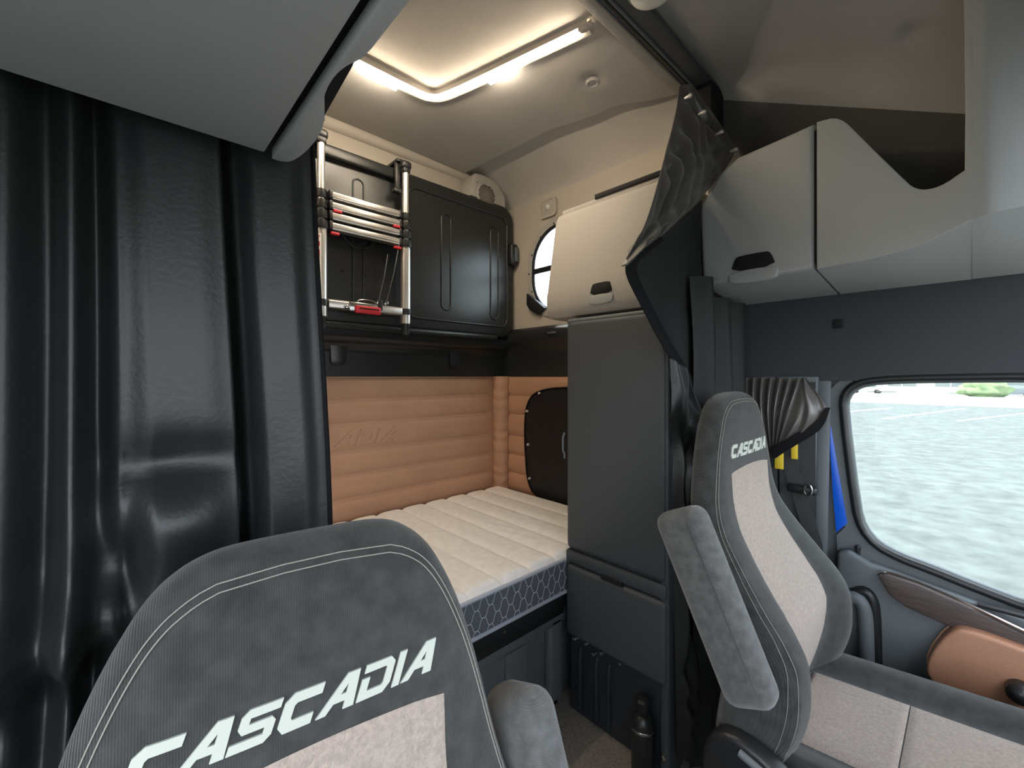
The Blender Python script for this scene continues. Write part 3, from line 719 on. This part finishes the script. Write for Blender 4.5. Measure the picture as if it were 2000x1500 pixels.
tube('end_cap', [(lp[-4][0]-.01, lp[-4][1], 2.495), (lp[-2][0]-.01, lp[-2][1], 2.492), (lp[-1][0]-.005, lp[-1][1]-.02, 2.50)], .012, 'beige_plastic', le, 8)
def module(a, b):
    path = [Vector(a).lerp(Vector(b), k/6) for k in range(7)]
    sweep('lamp_module', [tuple(q) for q in path], [(-.030, -.010), (-.026, -.026), (-.004, -.026), (-.004, -.010)], 'led_module', le)
module((.70, 1.603), (.86, 1.601)); module((1.098, 1.325), (1.124, 1.215))

# ------------------------------------------------------------------ curtain track across the roof
tk = thing('curtain_track', (.7, .72, 2.44), 'black and grey curtain track running across the roof', 'curtain track')
box('rail', XL+.02, 1.80, .768, .784, 2.452, 2.476, 'black_plastic', tk, bev=.003)
box('rail_lip', XL+.02, 1.78, .784, .791, 2.450, 2.478, 'slate_plastic', tk, bev=.002)
box('rail_lip', XL+.02, 1.80, .758, .768, 2.455, 2.478, 'slate_plastic', tk, bev=.002)
box('cover_strip', XL+.02, 1.84, .700, .758, 2.462, 2.476, 'charcoal_plastic', tk, bev=.004)
box('end_cover', 1.72, 1.845, .70, .79, 2.26, 2.47, 'gap', tk, bev=.006)
dp = P(1272, -26, z=2.44)
dm2 = thing('dome_lamp', (dp.x, dp.y, 2.40), 'clear domed lamp on the roof beside the curtain track', 'lamp')
lathe('lens', [(.0006, -.035), (.035, -.031), (.058, -.016), (.064, .0), (.064, .012)], (dp.x, dp.y, 2.435), 'lens', dm2, 'z', 28)
lathe('base', [(.070, .0), (.072, .004), (.072, .03), (.0006, .03)], (dp.x, dp.y, 2.435), 'grey_plastic', dm2, 'z', 28)

# ================================================================== CABINETS
# wardrobe
WX = 1.29
wa = thing('wardrobe', (1.55, .88, 0), 'tall dark grey wardrobe cabinet between bunk and driver seat', 'cabinet')
box('carcass', WX+.022, 1.83, .69, 1.078, .30, 1.49, 'charcoal_plastic', wa, bev=.008)
d1 = box('door', WX, WX+.05, .665, 1.080, .634, 1.515, 'charcoal_plastic', wa, bev=.022, seg=5)
tube('pull', [(WX+.004, 1.088, z) for z in (.98, 1.0)]+[(WX+.0, 1.092, 1.01), (WX, 1.092, 1.06), (WX+.004, 1.088, 1.08)], .004, 'slate_plastic', d1, 6)
box('top_cap', WX+.004, 1.83, .69, 1.078, 1.50, 1.522, 'slate_plastic', wa, bev=.010, seg=3)
fl = box('filler_rail', WX+.003, WX+.04, .667, 1.080, .583, .630, 'charcoal_plastic', wa, bev=.006)
dp_ = box('drawer', WX-.002, WX+.05, .665, 1.080, .305, .576, 'charcoal_plastic', wa, bev=.018, seg=5)
box('drawer_notch', WX-.004, WX+.01, .825, .915, .572, .590, 'gap', wa, bev=.004)
box('front_post', WX+.008, 1.40, .660, .692, 0, 1.47, 'charcoal_plastic', wa, bev=.010, seg=3)
bs = box('base_panel', WX+.030, 1.82, .70, 1.078, 0, .305, 'dark_metal', wa, bev=.004)
for yy in (1.03, .955, .90): tube('base_rib', [(WX+.030, yy, .02), (WX+.030, yy, .235), (WX+.036, yy, .255)], .010, 'dark_metal', wa, 10)
for (yy, zz) in ((1.055, .282), (1.0, .288), (.93, .285), (.85, .287), (.965, .265)): lathe('bolt', [(.001, -.008), (.007, -.006), (.008, .002)], (WX+.026, yy, zz), 'steel', wa, 'x', 8)
pf = P(1297, 1440, x=WX+.008)
lathe('bolt', [(.001, -.010), (.008, -.008), (.009, .002)], (WX+.008, .675, .08), 'chrome', wa, 'x', 10)
# black bottle in the niche beside the wardrobe base
bo = P(1256, 1400, x=WX-.01)
bt = thing('black_flask', (WX-.012, bo.y, 0), 'glossy black flask standing at the foot of the wardrobe', 'flask')
lathe('body', [(.0005, .002), (.034, .002), (.037, .012), (.037, .165), (.030, .185), (.018, .195), (.0005, .196)], (WX-.012, bo.y, 0), 'black_abs', bt, 'z', 24)
lathe('lid', [(.020, .193), (.022, .198), (.022, .235), (.014, .243), (.0005, .244)], (WX-.012, bo.y, 0), 'black_plastic', bt, 'z', 20)
lathe('band', [(.0375, .145), (.0385, .147), (.0385, .152), (.0375, .154)], (WX-.012, bo.y, 0), 'steel', bt, 'z', 24)

# beige cabinet over the wardrobe
bcab = thing('overhead_cabinet', (1.55, .95, 1.53), 'beige overhead cabinet above the wardrobe beside the porthole', 'cabinet')
def beige_loop(x, ins): return None
fx = 1.305
Ab = P(1066, 606, x=fx); At = P(1086, 440, x=fx+.05)
def bface(s, t):      # face leaning back towards the top, rounded lower lip
    y = 1.205+(.66-1.205)*s
    prof = [(0, fx+.06, 1.535), (.06, fx+.018, 1.537), (.14, fx, 1.555), (.26, fx, 1.63), (.28, fx+.004, 1.64), (.95, fx+.055, 1.985), (1, fx+.075, 2.0)]
    for (a, xa, za), (b, xb, zb_) in zip(prof, prof[1:]):
        if t <= b+1e-9:
            k = (t-a)/(b-a); return (xa+(xb-xa)*k, y, za+(zb_-za)*k)
prof = [(fx+.05, 1.533), (fx+.018, 1.536), (fx+.003, 1.552), (fx, 1.575), (fx, 1.628), (fx+.006, 1.645), (fx+.058, 1.945), (fx+.075, 1.972), (fx+.10, 1.978), (1.84, 1.978), (1.84, 1.533)]
def swept_y(name, prof, y0, y1, material, parent, bev=.012, top_slope=0):
    bm = bmesh.new(); n = len(prof)
    a = [bm.verts.new((p[0], y0, p[1]+(top_slope if p[1] > 1.9 else 0))) for p in prof]; b = [bm.verts.new((p[0], y1, p[1])) for p in prof]
    bm.faces.new(a); bm.faces.new(b[::-1])
    for i in range(n): bm.faces.new((a[i], b[i], b[(i+1) % n], a[(i+1) % n]))
    bmesh.ops.recalc_face_normals(bm, faces=bm.faces)
    es = [e for e in bm.edges if abs(e.verts[0].co.y-e.verts[1].co.y) < 1e-6]
    if bev: bmesh.ops.bevel(bm, geom=es, offset=bev, segments=3, profile=.5, affect='EDGES', clamp_overlap=True)
    bmesh.ops.triangulate(bm, faces=[f for f in bm.faces if len(f.verts) > 4])
    return from_bm(name, bm, material, parent)
swept_y('door', prof, .695, 1.20, 'beige_plastic', bcab, .016)
box('carcass', 1.40, 1.84, .70, 1.19, 1.97, 2.002, 'beige_plastic', bcab, bev=.006)
box('shadow_gap', 1.395, 1.60, .71, 1.02, 1.998, 2.018, 'gap', bcab, bev=.004)
hc = P(1174, 575, x=fx)
def handle(parent, x, yc, zc, hw, hh, dark, lip, face=1):
    """recessed pull: dark pocket above, pale scoop below, set a little proud of the door"""
    pts = smooth_closed([(yc-hw, zc-hh*.1), (yc-hw*.78, zc+hh*.85), (yc-hw*.6, zc+hh), (yc+hw*.6, zc+hh), (yc+hw*.78, zc+hh*.85), (yc+hw, zc-hh*.1)], it=1)
    h = prism('handle_pocket', pts, x-.004, x+.02, dark, parent, 'x', .002)
    pts = smooth_closed([(yc-hw*1.02, zc-hh*.05), (yc+hw*1.02, zc-hh*.05), (yc+hw*1.10, zc-hh*.55), (yc+hw*.9, zc-hh), (yc-hw*.9, zc-hh), (yc-hw*1.10, zc-hh*.55)], it=2)
    prism('handle_lip', pts, x-.005, x+.02, lip, parent, 'x', .004, 3)
handle(bcab, fx, hc.y, hc.z+.004, .050, .040, 'gap', 'grey_plastic')

# grey overhead cabinet above the driver door
GX = 1.52
gc_ = thing('overhead_cabinet', (1.68, .3, 1.6), 'light grey moulded cabinet and fairing above the driver door', 'cabinet')
def GY(lst): return [(P(u, v, x=GX).y, P(u, v, x=GX).z) for u, v in lst]
def slab(name, pts, x0, x1, material, parent, bev=.018, zwall=1.585):
    """outline (y,z) on the cab side; the underside falls towards the wall"""
    bm = bmesh.new(); n = len(pts)
    a = [bm.verts.new((x0, p[0], p[1])) for p in pts]; b = [bm.verts.new((x1, p[0], zwall if p[2] else p[1]+.02)) for p in pts]
    bm.faces.new(a); bm.faces.new(b[::-1])
    for i in range(n): bm.faces.new((a[i], b[i], b[(i+1) % n], a[(i+1) % n]))
    bmesh.ops.recalc_face_normals(bm, faces=bm.faces)
    fe = [e for e in bm.edges if e.verts[0].co.x < x0+1e-5 and e.verts[1].co.x < x0+1e-5]
    bmesh.ops.bevel(bm, geom=fe, offset=bev, segments=4, profile=.5, affect='EDGES', clamp_overlap=True)
    bmesh.ops.triangulate(bm, faces=[f for f in bm.faces if len(f.verts) > 4])
    return from_bm(name, bm, material, parent)
top = smooth_open(GY([(1366, 402), (1420, 315), (1500, 280), (1589, 240)]), 1)
dpts = [(p[0], p[1], 0) for p in top]+[(*p, 1) for p in GY([(1589, 526)])]+[(*p, 1) for p in GY([(1372, 556)])]
gd = slab('door', dpts, GX, XR, 'grey_plastic', gc_, .016)
ftop = smooth_open(GY([(1595, 238), (1640, 226), (1682, 268), (1760, 345), (1790, 372), (1835, 366), (1884, 332)]), 2)
fpts = [(p[0], p[1], 0) for p in ftop]+[(.013, 1.95, 0), (.018, 2.46, 0), (.0, 2.46, 0), (.0, 1.678, 1)]+[(*p, 1) for p in GY([(1800, 478), (1700, 506), (1595, 525)])]
slab('fairing', fpts, GX, XR, 'grey_plastic', gc_, .020)
def front_pillar(a, t):
    y = .002-.26*a; q = max(0, -.02-y); xb = GX+.0005+.9*q**1.25*1.6; zb_ = 1.678+.25*(.002-y)
    if t < .35: k = t/.35; return (XR-.004+(xb-XR+.004)*k, y, 1.585+(zb_-1.585)*k)
    return (xb, y, zb_+(2.46-zb_)*(t-.35)/.65)
grid('front_pillar', front_pillar, 30, 40, 'grey_plastic', gc_, sharp=30)
gg = GY([(1592, 420)])[0][0]
box('shadow_gap', GX+.012, GX+.05, gg-.012, gg+.012, 1.64, 2.03, 'gap', gc_, bev=0)
hh_ = GY([(1470, 527)])[0]
handle(gd, GX, hh_[0], hh_[1]+.006, .068, .046, 'gap', 'grey_plastic')
# passenger-side overhead cabinet, seen from below
PX = .147
pc = thing('overhead_cabinet', (-.1, .3, 1.6), 'grey overhead cabinet above the camera on the passenger side', 'cabinet')
prism('carcass', [(XL+.01, .650), (PX+.004, .650), (PX-.010, -.35), (XL+.01, -.35)], 1.60, 2.06, 'grey_plastic', pc, 'z', .003)
box('shadow_gap', PX-.02, PX+.016, -.34, .648, 1.618, 2.0, 'gap', pc, bev=0)
zl_ = 1.60
lip = [(PX+.014, .655), (PX+.026, .656), (PX+.036, .648), (PX+.042, .615), (PX+.043, .575), (PX+.040, .535), (PX+.030, .500), (PX+.0205, .478), (PX+.0165, .455), (PX+.0155, .430), (PX+.019, .408), (PX+.026, .392), (PX+.027, .36), (PX+.020, -.34), (PX+.000, -.34)]
pdoor = prism('door', smooth_open(lip, 2), zl_-.002, zl_+.012, 'grey_plastic', pc, 'z', .003, 2)
prism('door_face', [(PX+.018, -.34), (PX+.027, .385), (PX+.018, .385), (PX+.010, -.34)], zl_+.01, 2.05, 'grey_plastic', pdoor, 'z', .001)
prism('door_face', [(PX+.043, .535), (PX+.043, .645), (PX+.030, .645), (PX+.030, .535)], zl_+.01, 2.05, 'grey_plastic', pdoor, 'z', .001)
prism('door_face', [(PX+.027, .380), (PX+.043, .540), (PX+.033, .540), (PX+.018, .380)], zl_+.05, 2.05, 'grey_plastic', pdoor, 'z', .001)
prism('pull_pocket', [(PX+.027, .385), (PX+.040, .530), (PX+.012, .530), (PX+.010, .385)], zl_+.011, zl_+.05, 'gap', pdoor, 'z', .001)

# ================================================================== CURTAINS
# passenger side
lc = thing('sleeper_curtain', (-.08, .68, .02), 'black vinyl curtain hanging in folds behind the near seat', 'curtain')
FOLD = [(-.42, 0), (-.36, -.03), (-.29, .03), (-.22, -.025), (-.16, .03), (-.110, .018), (-.068, -.012), (-.038, .028), (-.018, -.012), (.0, .042), (.020, .004), (.045, -.012), (.085, -.014), (.118, -.006), (.130, .046), (.140, .022), (.165, -.008), (.205, -.014), (.235, .0), (.26, .006)]
def curtain_l(s, t):
    z = 2.43-2.39*t
    low = sstep(1.75, .95, z)
    xw = -.415+.640*s                      # position at the top; everything drifts outwards further down
    x = xw+.030*low*sstep(-.05, .12, xw)
    q = xw+.008*math.sin(z*2.6+1)*(1-sstep(.08, .16, xw))+.022
    amp = .75+.45*sstep(1.9, 1.0, z)
    y = .690+sinterp(FOLD, q)*amp*.85
    y += -.034*math.exp(-((xw-.035)/.045)**2-((z-1.115)/.05)**2)+.034*math.exp(-((xw-.045)/.05)**2-((z-1.19)/.026)**2)
    y += .036*math.exp(-((xw-.004)/.016)**2-((z-1.075)/.05)**2)-.030*math.exp(-((xw+.022)/.016)**2-((z-1.09)/.09)**2)
    dg = (z-1.015)-.22*(xw+.02); y += -.060*math.exp(-(dg/.042)**2)*sstep(.03, -.03, xw)
    y += .060*math.exp(-((dg+.10)/.055)**2)*sstep(.06, -.02, xw)
    y += .003*nz3(xw*22, z*9, 1)*sstep(1.5, 1.0, z)
    return (x, min(y, .80), z)
grid('curtain_cloth', curtain_l, 280, 150, 'curtain_vinyl', lc, thick=.002, sharp=80)
tube('hem', [curtain_l(1.0, k/80) for k in range(81)], .004, 'hem_black', lc, 6)

# driver side: unhooked curtain, folded over
rcn = thing('sleeper_curtain', (1.5, .64, .02), 'unhooked black satin curtain folded over beside the driver seat', 'curtain')
def poly3(lst):     # (u, v, y) -> points, resampled evenly
    pts = smooth_open([tuple(P(u, v, y=yy)) for u, v, yy in lst], 2); pts = [Vector(p) for p in pts]
    d = [0]
    for a, b in zip(pts, pts[1:]): d.append(d[-1]+(b-a).length)
    def at(t):
        L_ = t*d[-1]
        for i in range(len(d)-1):
            if L_ <= d[i+1]+1e-9: return pts[i].lerp(pts[i+1], (L_-d[i])/max(1e-9, d[i+1]-d[i]))
        return pts[-1]
    return at
def cloth(name, Lp, Rp, n, m, disp, material, parent, thick=.0025):
    A, B = poly3(Lp), poly3(Rp)
    def f(s, t):
        p = A(t).lerp(B(t), s); return p+Vector((0, disp(s, t), 0))
    return grid(name, f, n, m, material, parent, thick=thick, sharp=80)
def wr1(s, t):
    e = min(1, s*5, (1-s)*5, t*8, (1-t)*8)
    a = t*1.5-s*.75                                   # creases run from the snaps down to the fold
    k = .5+.5*math.sin(2*math.pi*(a*4.2+.9*nz3(s*2, t*2.5, 0)))
    f = .030*(k**1.4)*(.55+.8*nz3(s*2.2, t*2.6, 4))+.013*nz3(s*7+t*4, t*11-s*6, 1)+.026*nz3(s*2.6, t*3.4, 9)
    return e*f-.016*math.sin(math.pi*s)
cloth('curtain_cloth', [(1327, 168, .735), (1322, 215, .72), (1300, 300, .69), (1282, 370, .665), (1260, 440, .65), (1236, 485, .645), (1214, 519, .642)],
      [(1352, 168, .735), (1400, 232, .69), (1436, 285, .655), (1434, 306, .65), (1385, 372, .62), (1300, 455, .628), (1214, 521, .640)], 60, 90, wr1, 'curtain_satin_lit', rcn)
def wr2(s, t):
    e = min(1, s*8, t*8)
    return e*(.010*nz3(s*3, t*4, 2)+.007*math.sin(t*40+s*14)*sstep(.72, .95, t)*math.sin(math.pi*s))
PL = [(1370, 392, .628), (1300, 456, .634), (1214, 521, .643), (1250, 592, .643), (1296, 680, .640), (1340, 742, .636), (1362, 800, .632)]
PR = [(1372, 392, .645), (1369, 440, .645), (1368, 500, .645), (1372, 570, .64), (1376, 640, .64), (1374, 720, .64), (1364, 802, .632)]
cloth('curtain_cloth', PL, PR, 40, 80, wr2, 'curtain_matte', rcn)
hemL = [(1290, 462, .626), (1245, 492, .632), (1214, 521, .636), (1250, 592, .637), (1296, 680, .634), (1340, 742, .630), (1372, 815, .626)]
hemR = [(1296, 470, .625), (1265, 495, .631), (1236, 520, .635), (1268, 585, .636), (1312, 672, .633), (1352, 732, .629), (1376, 805, .625)]
cloth('hem', hemL, hemR, 6, 60, lambda s, t: -.002*math.sin(math.pi*s), 'hem_black', rcn)
# pleats behind the headrest and the cloth hanging to the floor
def pleats(s, t):
    x = 1.375+.39*s; zt_ = 1.575+.05*sstep(1.50, 1.44, x); z = zt_-(zt_-.025)*t
    y = .604+.024*math.sin(s*2*math.pi*2.6+1.9+.4*nz3(0, 0, z*1.5))+.012*nz3(s*6, z*2.5, 3)
    lim = sstep(2.28, 1.4, z)
    return (x-.0*lim+(.03*math.sin(z*2))*(1-s), y, z)
grid('curtain_cloth', pleats, 120, 120, 'curtain_matte', rcn, thick=.002, sharp=80)
def wr3(s, t):
    e = min(1, s*6, (1-s)*6)
    return e*(-.02+.028*nz3(s*3+1, t*7, 5)+.016*math.sin(t*40*(1+.2*math.sin(t*7))+s*7)*max(0, nz3(s*2, t*5, 7)+.25))
cloth('curtain_cloth', [(1308, 700, .632), (1313, 780, .63), (1308, 830, .628), (1316, 880, .628), (1312, 950, .63), (1316, 1040, .632), (1318, 1250, .634), (1322, 1480, .636)],
      [(1335, 738, .632), (1366, 800, .622), (1364, 850, .612), (1352, 880, .610), (1330, 935, .620), (1326, 1040, .63), (1345, 1250, .632), (1372, 1480, .63)], 40, 160, wr3, 'curtain_vinyl', rcn)
for (u, v, yy) in ((1348, 187, .715), (1375, 219, .69), (1409, 258, .665), (1437, 292, .645)):
    c = P(u, v, y=yy-.035); lathe('snap', [(.0006, -.008), (.006, -.006), (.008, .0), (.004, .02)], c, 'snap_metal', rcn, 'y', 10)
# small window curtain bunched at the door pillar
wc = thing('window_curtain', (1.8, .48, 1.0), 'small black satin curtain bunched up beside the door window', 'curtain')
def PX3(lst):
    pts = smooth_open([tuple(P(u, v, x=xx)) for u, v, xx in lst], 2); pts = [Vector(p) for p in pts]
    d = [0]
    for a, b in zip(pts, pts[1:]): d.append(d[-1]+(b-a).length)
    def at(t):
        L_ = t*d[-1]
        for i in range(len(d)-1):
            if L_ <= d[i+1]+1e-9: return pts[i].lerp(pts[i+1], (L_-d[i])/max(1e-9, d[i+1]-d[i]))
        return pts[-1]
    return at
def cloth_x(name, Lp, Rp, n, m, disp, material, parent):
    A, B = PX3(Lp), PX3(Rp)
    def f(s, t):
        p = A(t).lerp(B(t), s); return p+Vector((disp(s, t), 0, 0))
    return grid(name, f, n, m, material, parent, thick=.0025, sharp=80)
cloth_x('curtain_cloth', [(1446, 738, 1.82), (1450, 780, 1.80), (1470, 830, 1.79), (1500, 900, 1.80)], [(1566, 738, 1.82), (1560, 770, 1.785), (1540, 830, 1.78), (1516, 890, 1.79)], 90, 50,
        lambda s, t: -.03*math.sin(math.pi*t)*.6+.016*math.sin(s*2*math.pi*7+t*2.5)*(1-.7*t), 'curtain_satin_lit', wc)
cloth_x('curtain_flap', [(1566, 738, 1.815), (1556, 775, 1.77), (1535, 830, 1.765), (1512, 893, 1.775)], [(1575, 740, 1.812), (1622, 800, 1.80), (1606, 838, 1.79), (1514, 895, 1.772)], 40, 40,
        lambda s, t: .02*nz3(s*3, t*3, 6)*math.sin(math.pi*s)-.018*math.sin(math.pi*s)*math.sin(math.pi*t), 'curtain_satin_lit', wc)
cloth_x('hem', [(1622, 796, 1.793), (1608, 838, 1.783), (1560, 866, 1.772), (1512, 896, 1.765)], [(1612, 796, 1.79), (1596, 824, 1.778), (1552, 848, 1.764), (1508, 876, 1.762)], 4, 30,
        lambda s, t: -.003, 'hem_black', wc)
# seat belt on the pillar
sb = thing('seat_belt', (1.80, .47, .7), 'black seat belt with yellow tags on the pillar behind the driver seat', 'seat belt')
b0, b1, b2 = P(1556, 850, x=1.80), P(1562, 940, x=1.80), P(1588, 1010, x=1.79)
def strap(s, t):
    pts = [P(1538, 850, x=1.80), P(1545, 915, x=1.80), P(1562, 970, x=1.79), P(1590, 1060, x=1.77), P(1600, 1240, x=1.72)]
    i = min(3, int(t*4)); k = t*4-i; c = pts[i].lerp(pts[i+1], k)
    return (c.x, c.y+.024-.048*s, c.z)
grid('webbing', strap, 4, 40, 'belt', sb, thick=.002)
grid('webbing', lambda s, t: (1.812, P(1578, 900, x=1.81).y+.022-.044*s, 1.28-.55*t), 4, 10, 'belt', sb, thick=.002)
bk = P(1566, 956, x=1.775)
box('guide', 1.765, 1.795, bk.y-.045, bk.y+.045, bk.z-.014, bk.z+.014, 'black_plastic', sb, bev=.008, seg=3)
bk = P(1574, 956, x=1.77)
tube('guide_ring', [(1.765, bk.y-.006+.012*math.cos(a), bk.z+.020*math.sin(a)) for a in [2*math.pi*k/14 for k in range(14)]], .0035, 'chrome', sb, 6, True)
for (u, v, ww, hh) in ((1522, 897, .014, .035), (1552, 880, .010, .03)):
    c = P(u, v, x=1.785); box('yellow_tag', 1.780, 1.785, c.y-ww, c.y+ww, c.z-hh, c.z+hh, 'yellow_tag', sb, bev=.002)

# ================================================================== SEATS
WID = [(.42, .255), (.44, .275), (.48, .288), (.56, .292), (.66, .290), (.74, .282), (.80, .270), (.87, .252), (.93, .238), (1.02, .218), (1.10, .196), (1.155, .175), (1.20, .152), (1.225, .133), (1.240, .114), (1.248, .098), (1.2530, .080), (1.2552, .055), (1.256, .03)]
THK = [(.42, .030), (.46, .058), (.58, .068), (.80, .06), (.95, .052), (1.15, .050), (1.21, .043), (1.235, .034), (1.248, .022), (1.2535, .012), (1.256, .003)]
BOL = [(.42, .030), (.48, .062), (.56, .068), (.66, .058), (.76, .042), (.86, .028), (.95, .012), (1.05, .006), (1.2, 0), (1.26, 0)]
AXI = [(.42, .335), (.48, .326), (.55, .312), (.62, .298), (.68, .292), (.73, .306), (.78, .336), (.85, .376), (.92, .405), (1.0, .418), (1.26, .424)]
class Seat:
    def __init__(s, cx, dy, dz, inb, arm, label, wf=1.0, txt=(-.137, .137, 1.088, 1.122)):
        s.arm = arm; s.wf = wf; s.txt = txt; s.cx, s.dy, s.dz, s.inb = cx, dy, dz, inb
        s.root = thing('truck_seat', (cx, .1+dy, 0), label, 'seat', 'the two cab seats')
        s.build()
    def axis(s, z): return cub(AXI, z)+.052          # centre line of the back, seat-local z
    def front(s, x, z, off=0):                           # x from the seat centre, local z
        w_, t_, b_ = s.wf*cub(WID, z), cub(THK, z), cub(BOL, z)
        xn = min(1, abs(x)/w_)
        y = -t_*(1-xn**3.2)**(1/3.2)-b_*sstep(.48, .80, xn)*(1-sstep(.92, 1.0, xn)*.8)
        return Vector((s.cx+x, s.axis(z)+y+s.dy-off, z+s.dz))
    def build(s):
        zs = [.42, .425, .432]+[.44+.02*k for k in range(39)]+[1.205+.004*k for k in range(9)]+[1.2405, 1.2435, 1.246, 1.248, 1.250, 1.2515, 1.253, 1.254, 1.255, 1.2558]
        zs = sorted(z for z in zs if z <= 1.256)
        NF, NB = 44, 20; V = []; F = []; n = NF+NB
        for z in zs:
            w_, t_ = s.wf*cub(WID, z), cub(THK, z)
            for k in range(NF+1):
                a = math.pi*(1-k/NF); x = w_*math.copysign(abs(math.cos(a))**.72, math.cos(a)); V.append(s.front(x, z))
            for k in range(1, NB):
                a = math.pi*k/NB; x = w_*math.cos(a); y = t_*.95*math.sin(a)**.6
                V.append(Vector((s.cx+x, s.axis(z)+y+s.dy, z+s.dz)))
        for i in range(len(zs)-1):
            for k in range(n): F.append((i*n+k, i*n+(k+1) % n, (i+1)*n+(k+1) % n, (i+1)*n+k))
        F.append(tuple(range(n))); F.append(tuple((len(zs)-1)*n+k for k in range(n)))
        bk_ = mk('backrest', V, F, 'seat_fabric', s.root, sharp=80)
        # beige centre insert
        IW = [(.45, .150), (.66, .152), (.78, .150), (.90, .140), (1.05, .140)]
        def ins(u, t):
            z = .46+.59*t; w_ = cub(IW, z); xx = (2*u-1)*w_
            z2 = z+(.010 if t > .97 else 0)*(1-(2*u-1)**2)
            e = min(1, u*14, (1-u)*14, t*24+.01, (1-t)*24)
            return s.front(xx, z2, .0006+.0035*math.sqrt(max(0, e)))
        grid('back_insert', ins, 40, 70, 'beige_fabric', bk_, sharp=80)
        # lettering
        lettering(*s.txt, lambda x, z: s.front(x, z, .0008), 'lettering', 'lettering', bk_, th=.0012, shear=.38)
        # twin stitch lines along the front edge, inboard and outboard
        lst = []; lst2 = []
        for fx_, fz_ in ((.925, .915), (.948, .938)):
            side = []
            for k in range(120):
                z = .46+(1.256-.46)*(k/119)**.75
                side.append((fx_*s.wf*cub(WID, z), z if z < .95 else .95+(z-.95)*fz_))
            pth = [(-x, z) for x, z in side]+[(x, z) for x, z in side[::-1]]
            lst.append(tube_data([s.front(x, z, .0011) for x, z in pth], .0007, 5))
        V, F = join_data(lst); mk('stitching', V, F, 'thread', bk_)
        # cushion: beige insert between two fabric bolsters
        x0, x1 = s.cx-.275, s.cx+.275; y0, y1 = -.24+s.dy, .315+s.dy; zt = .475+s.dz
        def cush(u, t):
            xx = (2*u-1)
            bol = .034*sstep(.56, .84, abs(xx))*(1-sstep(.90, 1, abs(xx)))
            yy = y0+(y1-y0)*t
            e = max(0, min(1, (1-abs(xx))*9)); e = math.sqrt(max(0, 1-(1-e)**2)); fr2 = max(0, min(1, t*7)); fr2 = math.sqrt(max(0, 1-(1-fr2)**2))
            return Vector((s.cx+xx*.275, yy, zt-.09+.09*min(e, fr2)+bol+.045*(1-t)-.012))
        s.cush = cush
        cu = grid('cushion', cush, 60, 40, 'seat_fabric', s.root, sharp=80)
        prism('cushion_pan', [(x0+.004, y0+.01), (x1-.004, y0+.01), (x1-.004, y1), (x0+.004, y1)], zt-.16, zt-.08, 'seat_fabric', s.root, 'z', .02, 3)
        for (ta, tb) in ((0.06, .622), (.626, .985)):
            def ci(u, t, ta=ta, tb=tb):
                tt = ta+(tb-ta)*t; uu = .5+(u-.5)*.56; p = cush(uu, tt)
                e = min(1, u*14, (1-u)*14, t*40, (1-t)*40); return p+Vector((0, 0, .001+.006*math.sqrt(max(0, e))))
            grid('cushion_insert', ci, 24, 30, 'beige_fabric', cu, sharp=80)
        # base, side shield, recline lever
        box('pedestal', s.cx-.19, s.cx+.19, -.16+s.dy, .26+s.dy, 0, zt-.15, 'black_plastic', s.root, bev=.02, seg=3)
        sx = s.cx+s.inb*.285; xa, xb = sorted((sx, sx+s.inb*.045))
        sh = prism('side_shield', smooth_closed([(y0+.03, zt-.15), (y1+.06, zt-.20), (y1+.11, zt-.05), (y1+.085, zt+.045), (y1+.0, zt+.06), (y1-.12, zt-.005), (y0+.05, zt-.06)], it=2), xa, xb, 'black_plastic', s.root, 'x', .012, 3)
        le_ = tube('recline_lever', smooth_open([(sx+s.inb*.05, y1+.02, zt+.035), (sx+s.inb*.055, y1-.05, zt+.02), (sx+s.inb*.055, y1-.16, zt-.035), (sx+s.inb*.05, y1-.26, zt-.06)], 2), .008, 'slate_plastic', sh, 10)
        # folded-up armrest on the inboard side, small one outboard is out of sight
        ax = s.cx+s.inb*(.345+s.arm[0])
        A_, B_ = Vector((ax, .452+s.dy, .968+s.dz+s.arm[1])), Vector((ax, .312+s.dy, .660+s.dz+s.arm[1]))
        d = (A_-B_); Ln = d.length; ang = math.atan2(d.y, d.z)
        bm = bmesh.new(); bx(bm, -.036, .036, -.056, .056, -Ln/2-.03, Ln/2+.03, .030, 5)
        bmesh.ops.subdivide_edges(bm, edges=[e for e in bm.edges if e.calc_length() > .2], cuts=6, use_grid_fill=True)
        for v in bm.verts:
            k = (v.co.z/(Ln/2)); v.co.y *= 1+.06*k; v.co.x *= 1-.05*k
        bm.transform(Matrix.Translation((A_+B_)/2) @ Matrix.Rotation(-ang, 4, 'X'))
        ao = from_bm('armrest', bm, 'armrest_fabric', s.root, sharp=80)
        hb = Matrix.Translation((A_+B_)/2) @ Matrix.Rotation(-ang, 4, 'X')
        tube('armrest_seam', [hb @ Vector((-s.inb*.0355 if False else s.inb*.0358, -.030, z)) for z in (-Ln/2, -Ln/4, 0, Ln/4, Ln/2)], .0011, 'thread_dark', ao, 5)
        lathe('armrest_pivot', [(.0006, -.03), (.028, -.03), (.03, 0), (.028, .035), (.0006, .035)], (s.cx+s.inb*.30, B_.y+.02, B_.z+.02), 'black_plastic', s.root, 'x', 18)
ps = Seat(.167, .03, -.126, 1, (-.072, -.015), 'near black seat with large white lettering in the foreground', .975, (-.150, .134, 1.083, 1.117))
ps.root.rotation_euler.z = math.radians(-8); ps.root.location.x -= .061          # the near seat is swivelled a little
ds = Seat(1.30, 0, 0, -1, (0, 0), 'driver seat with beige insert beside the door window')
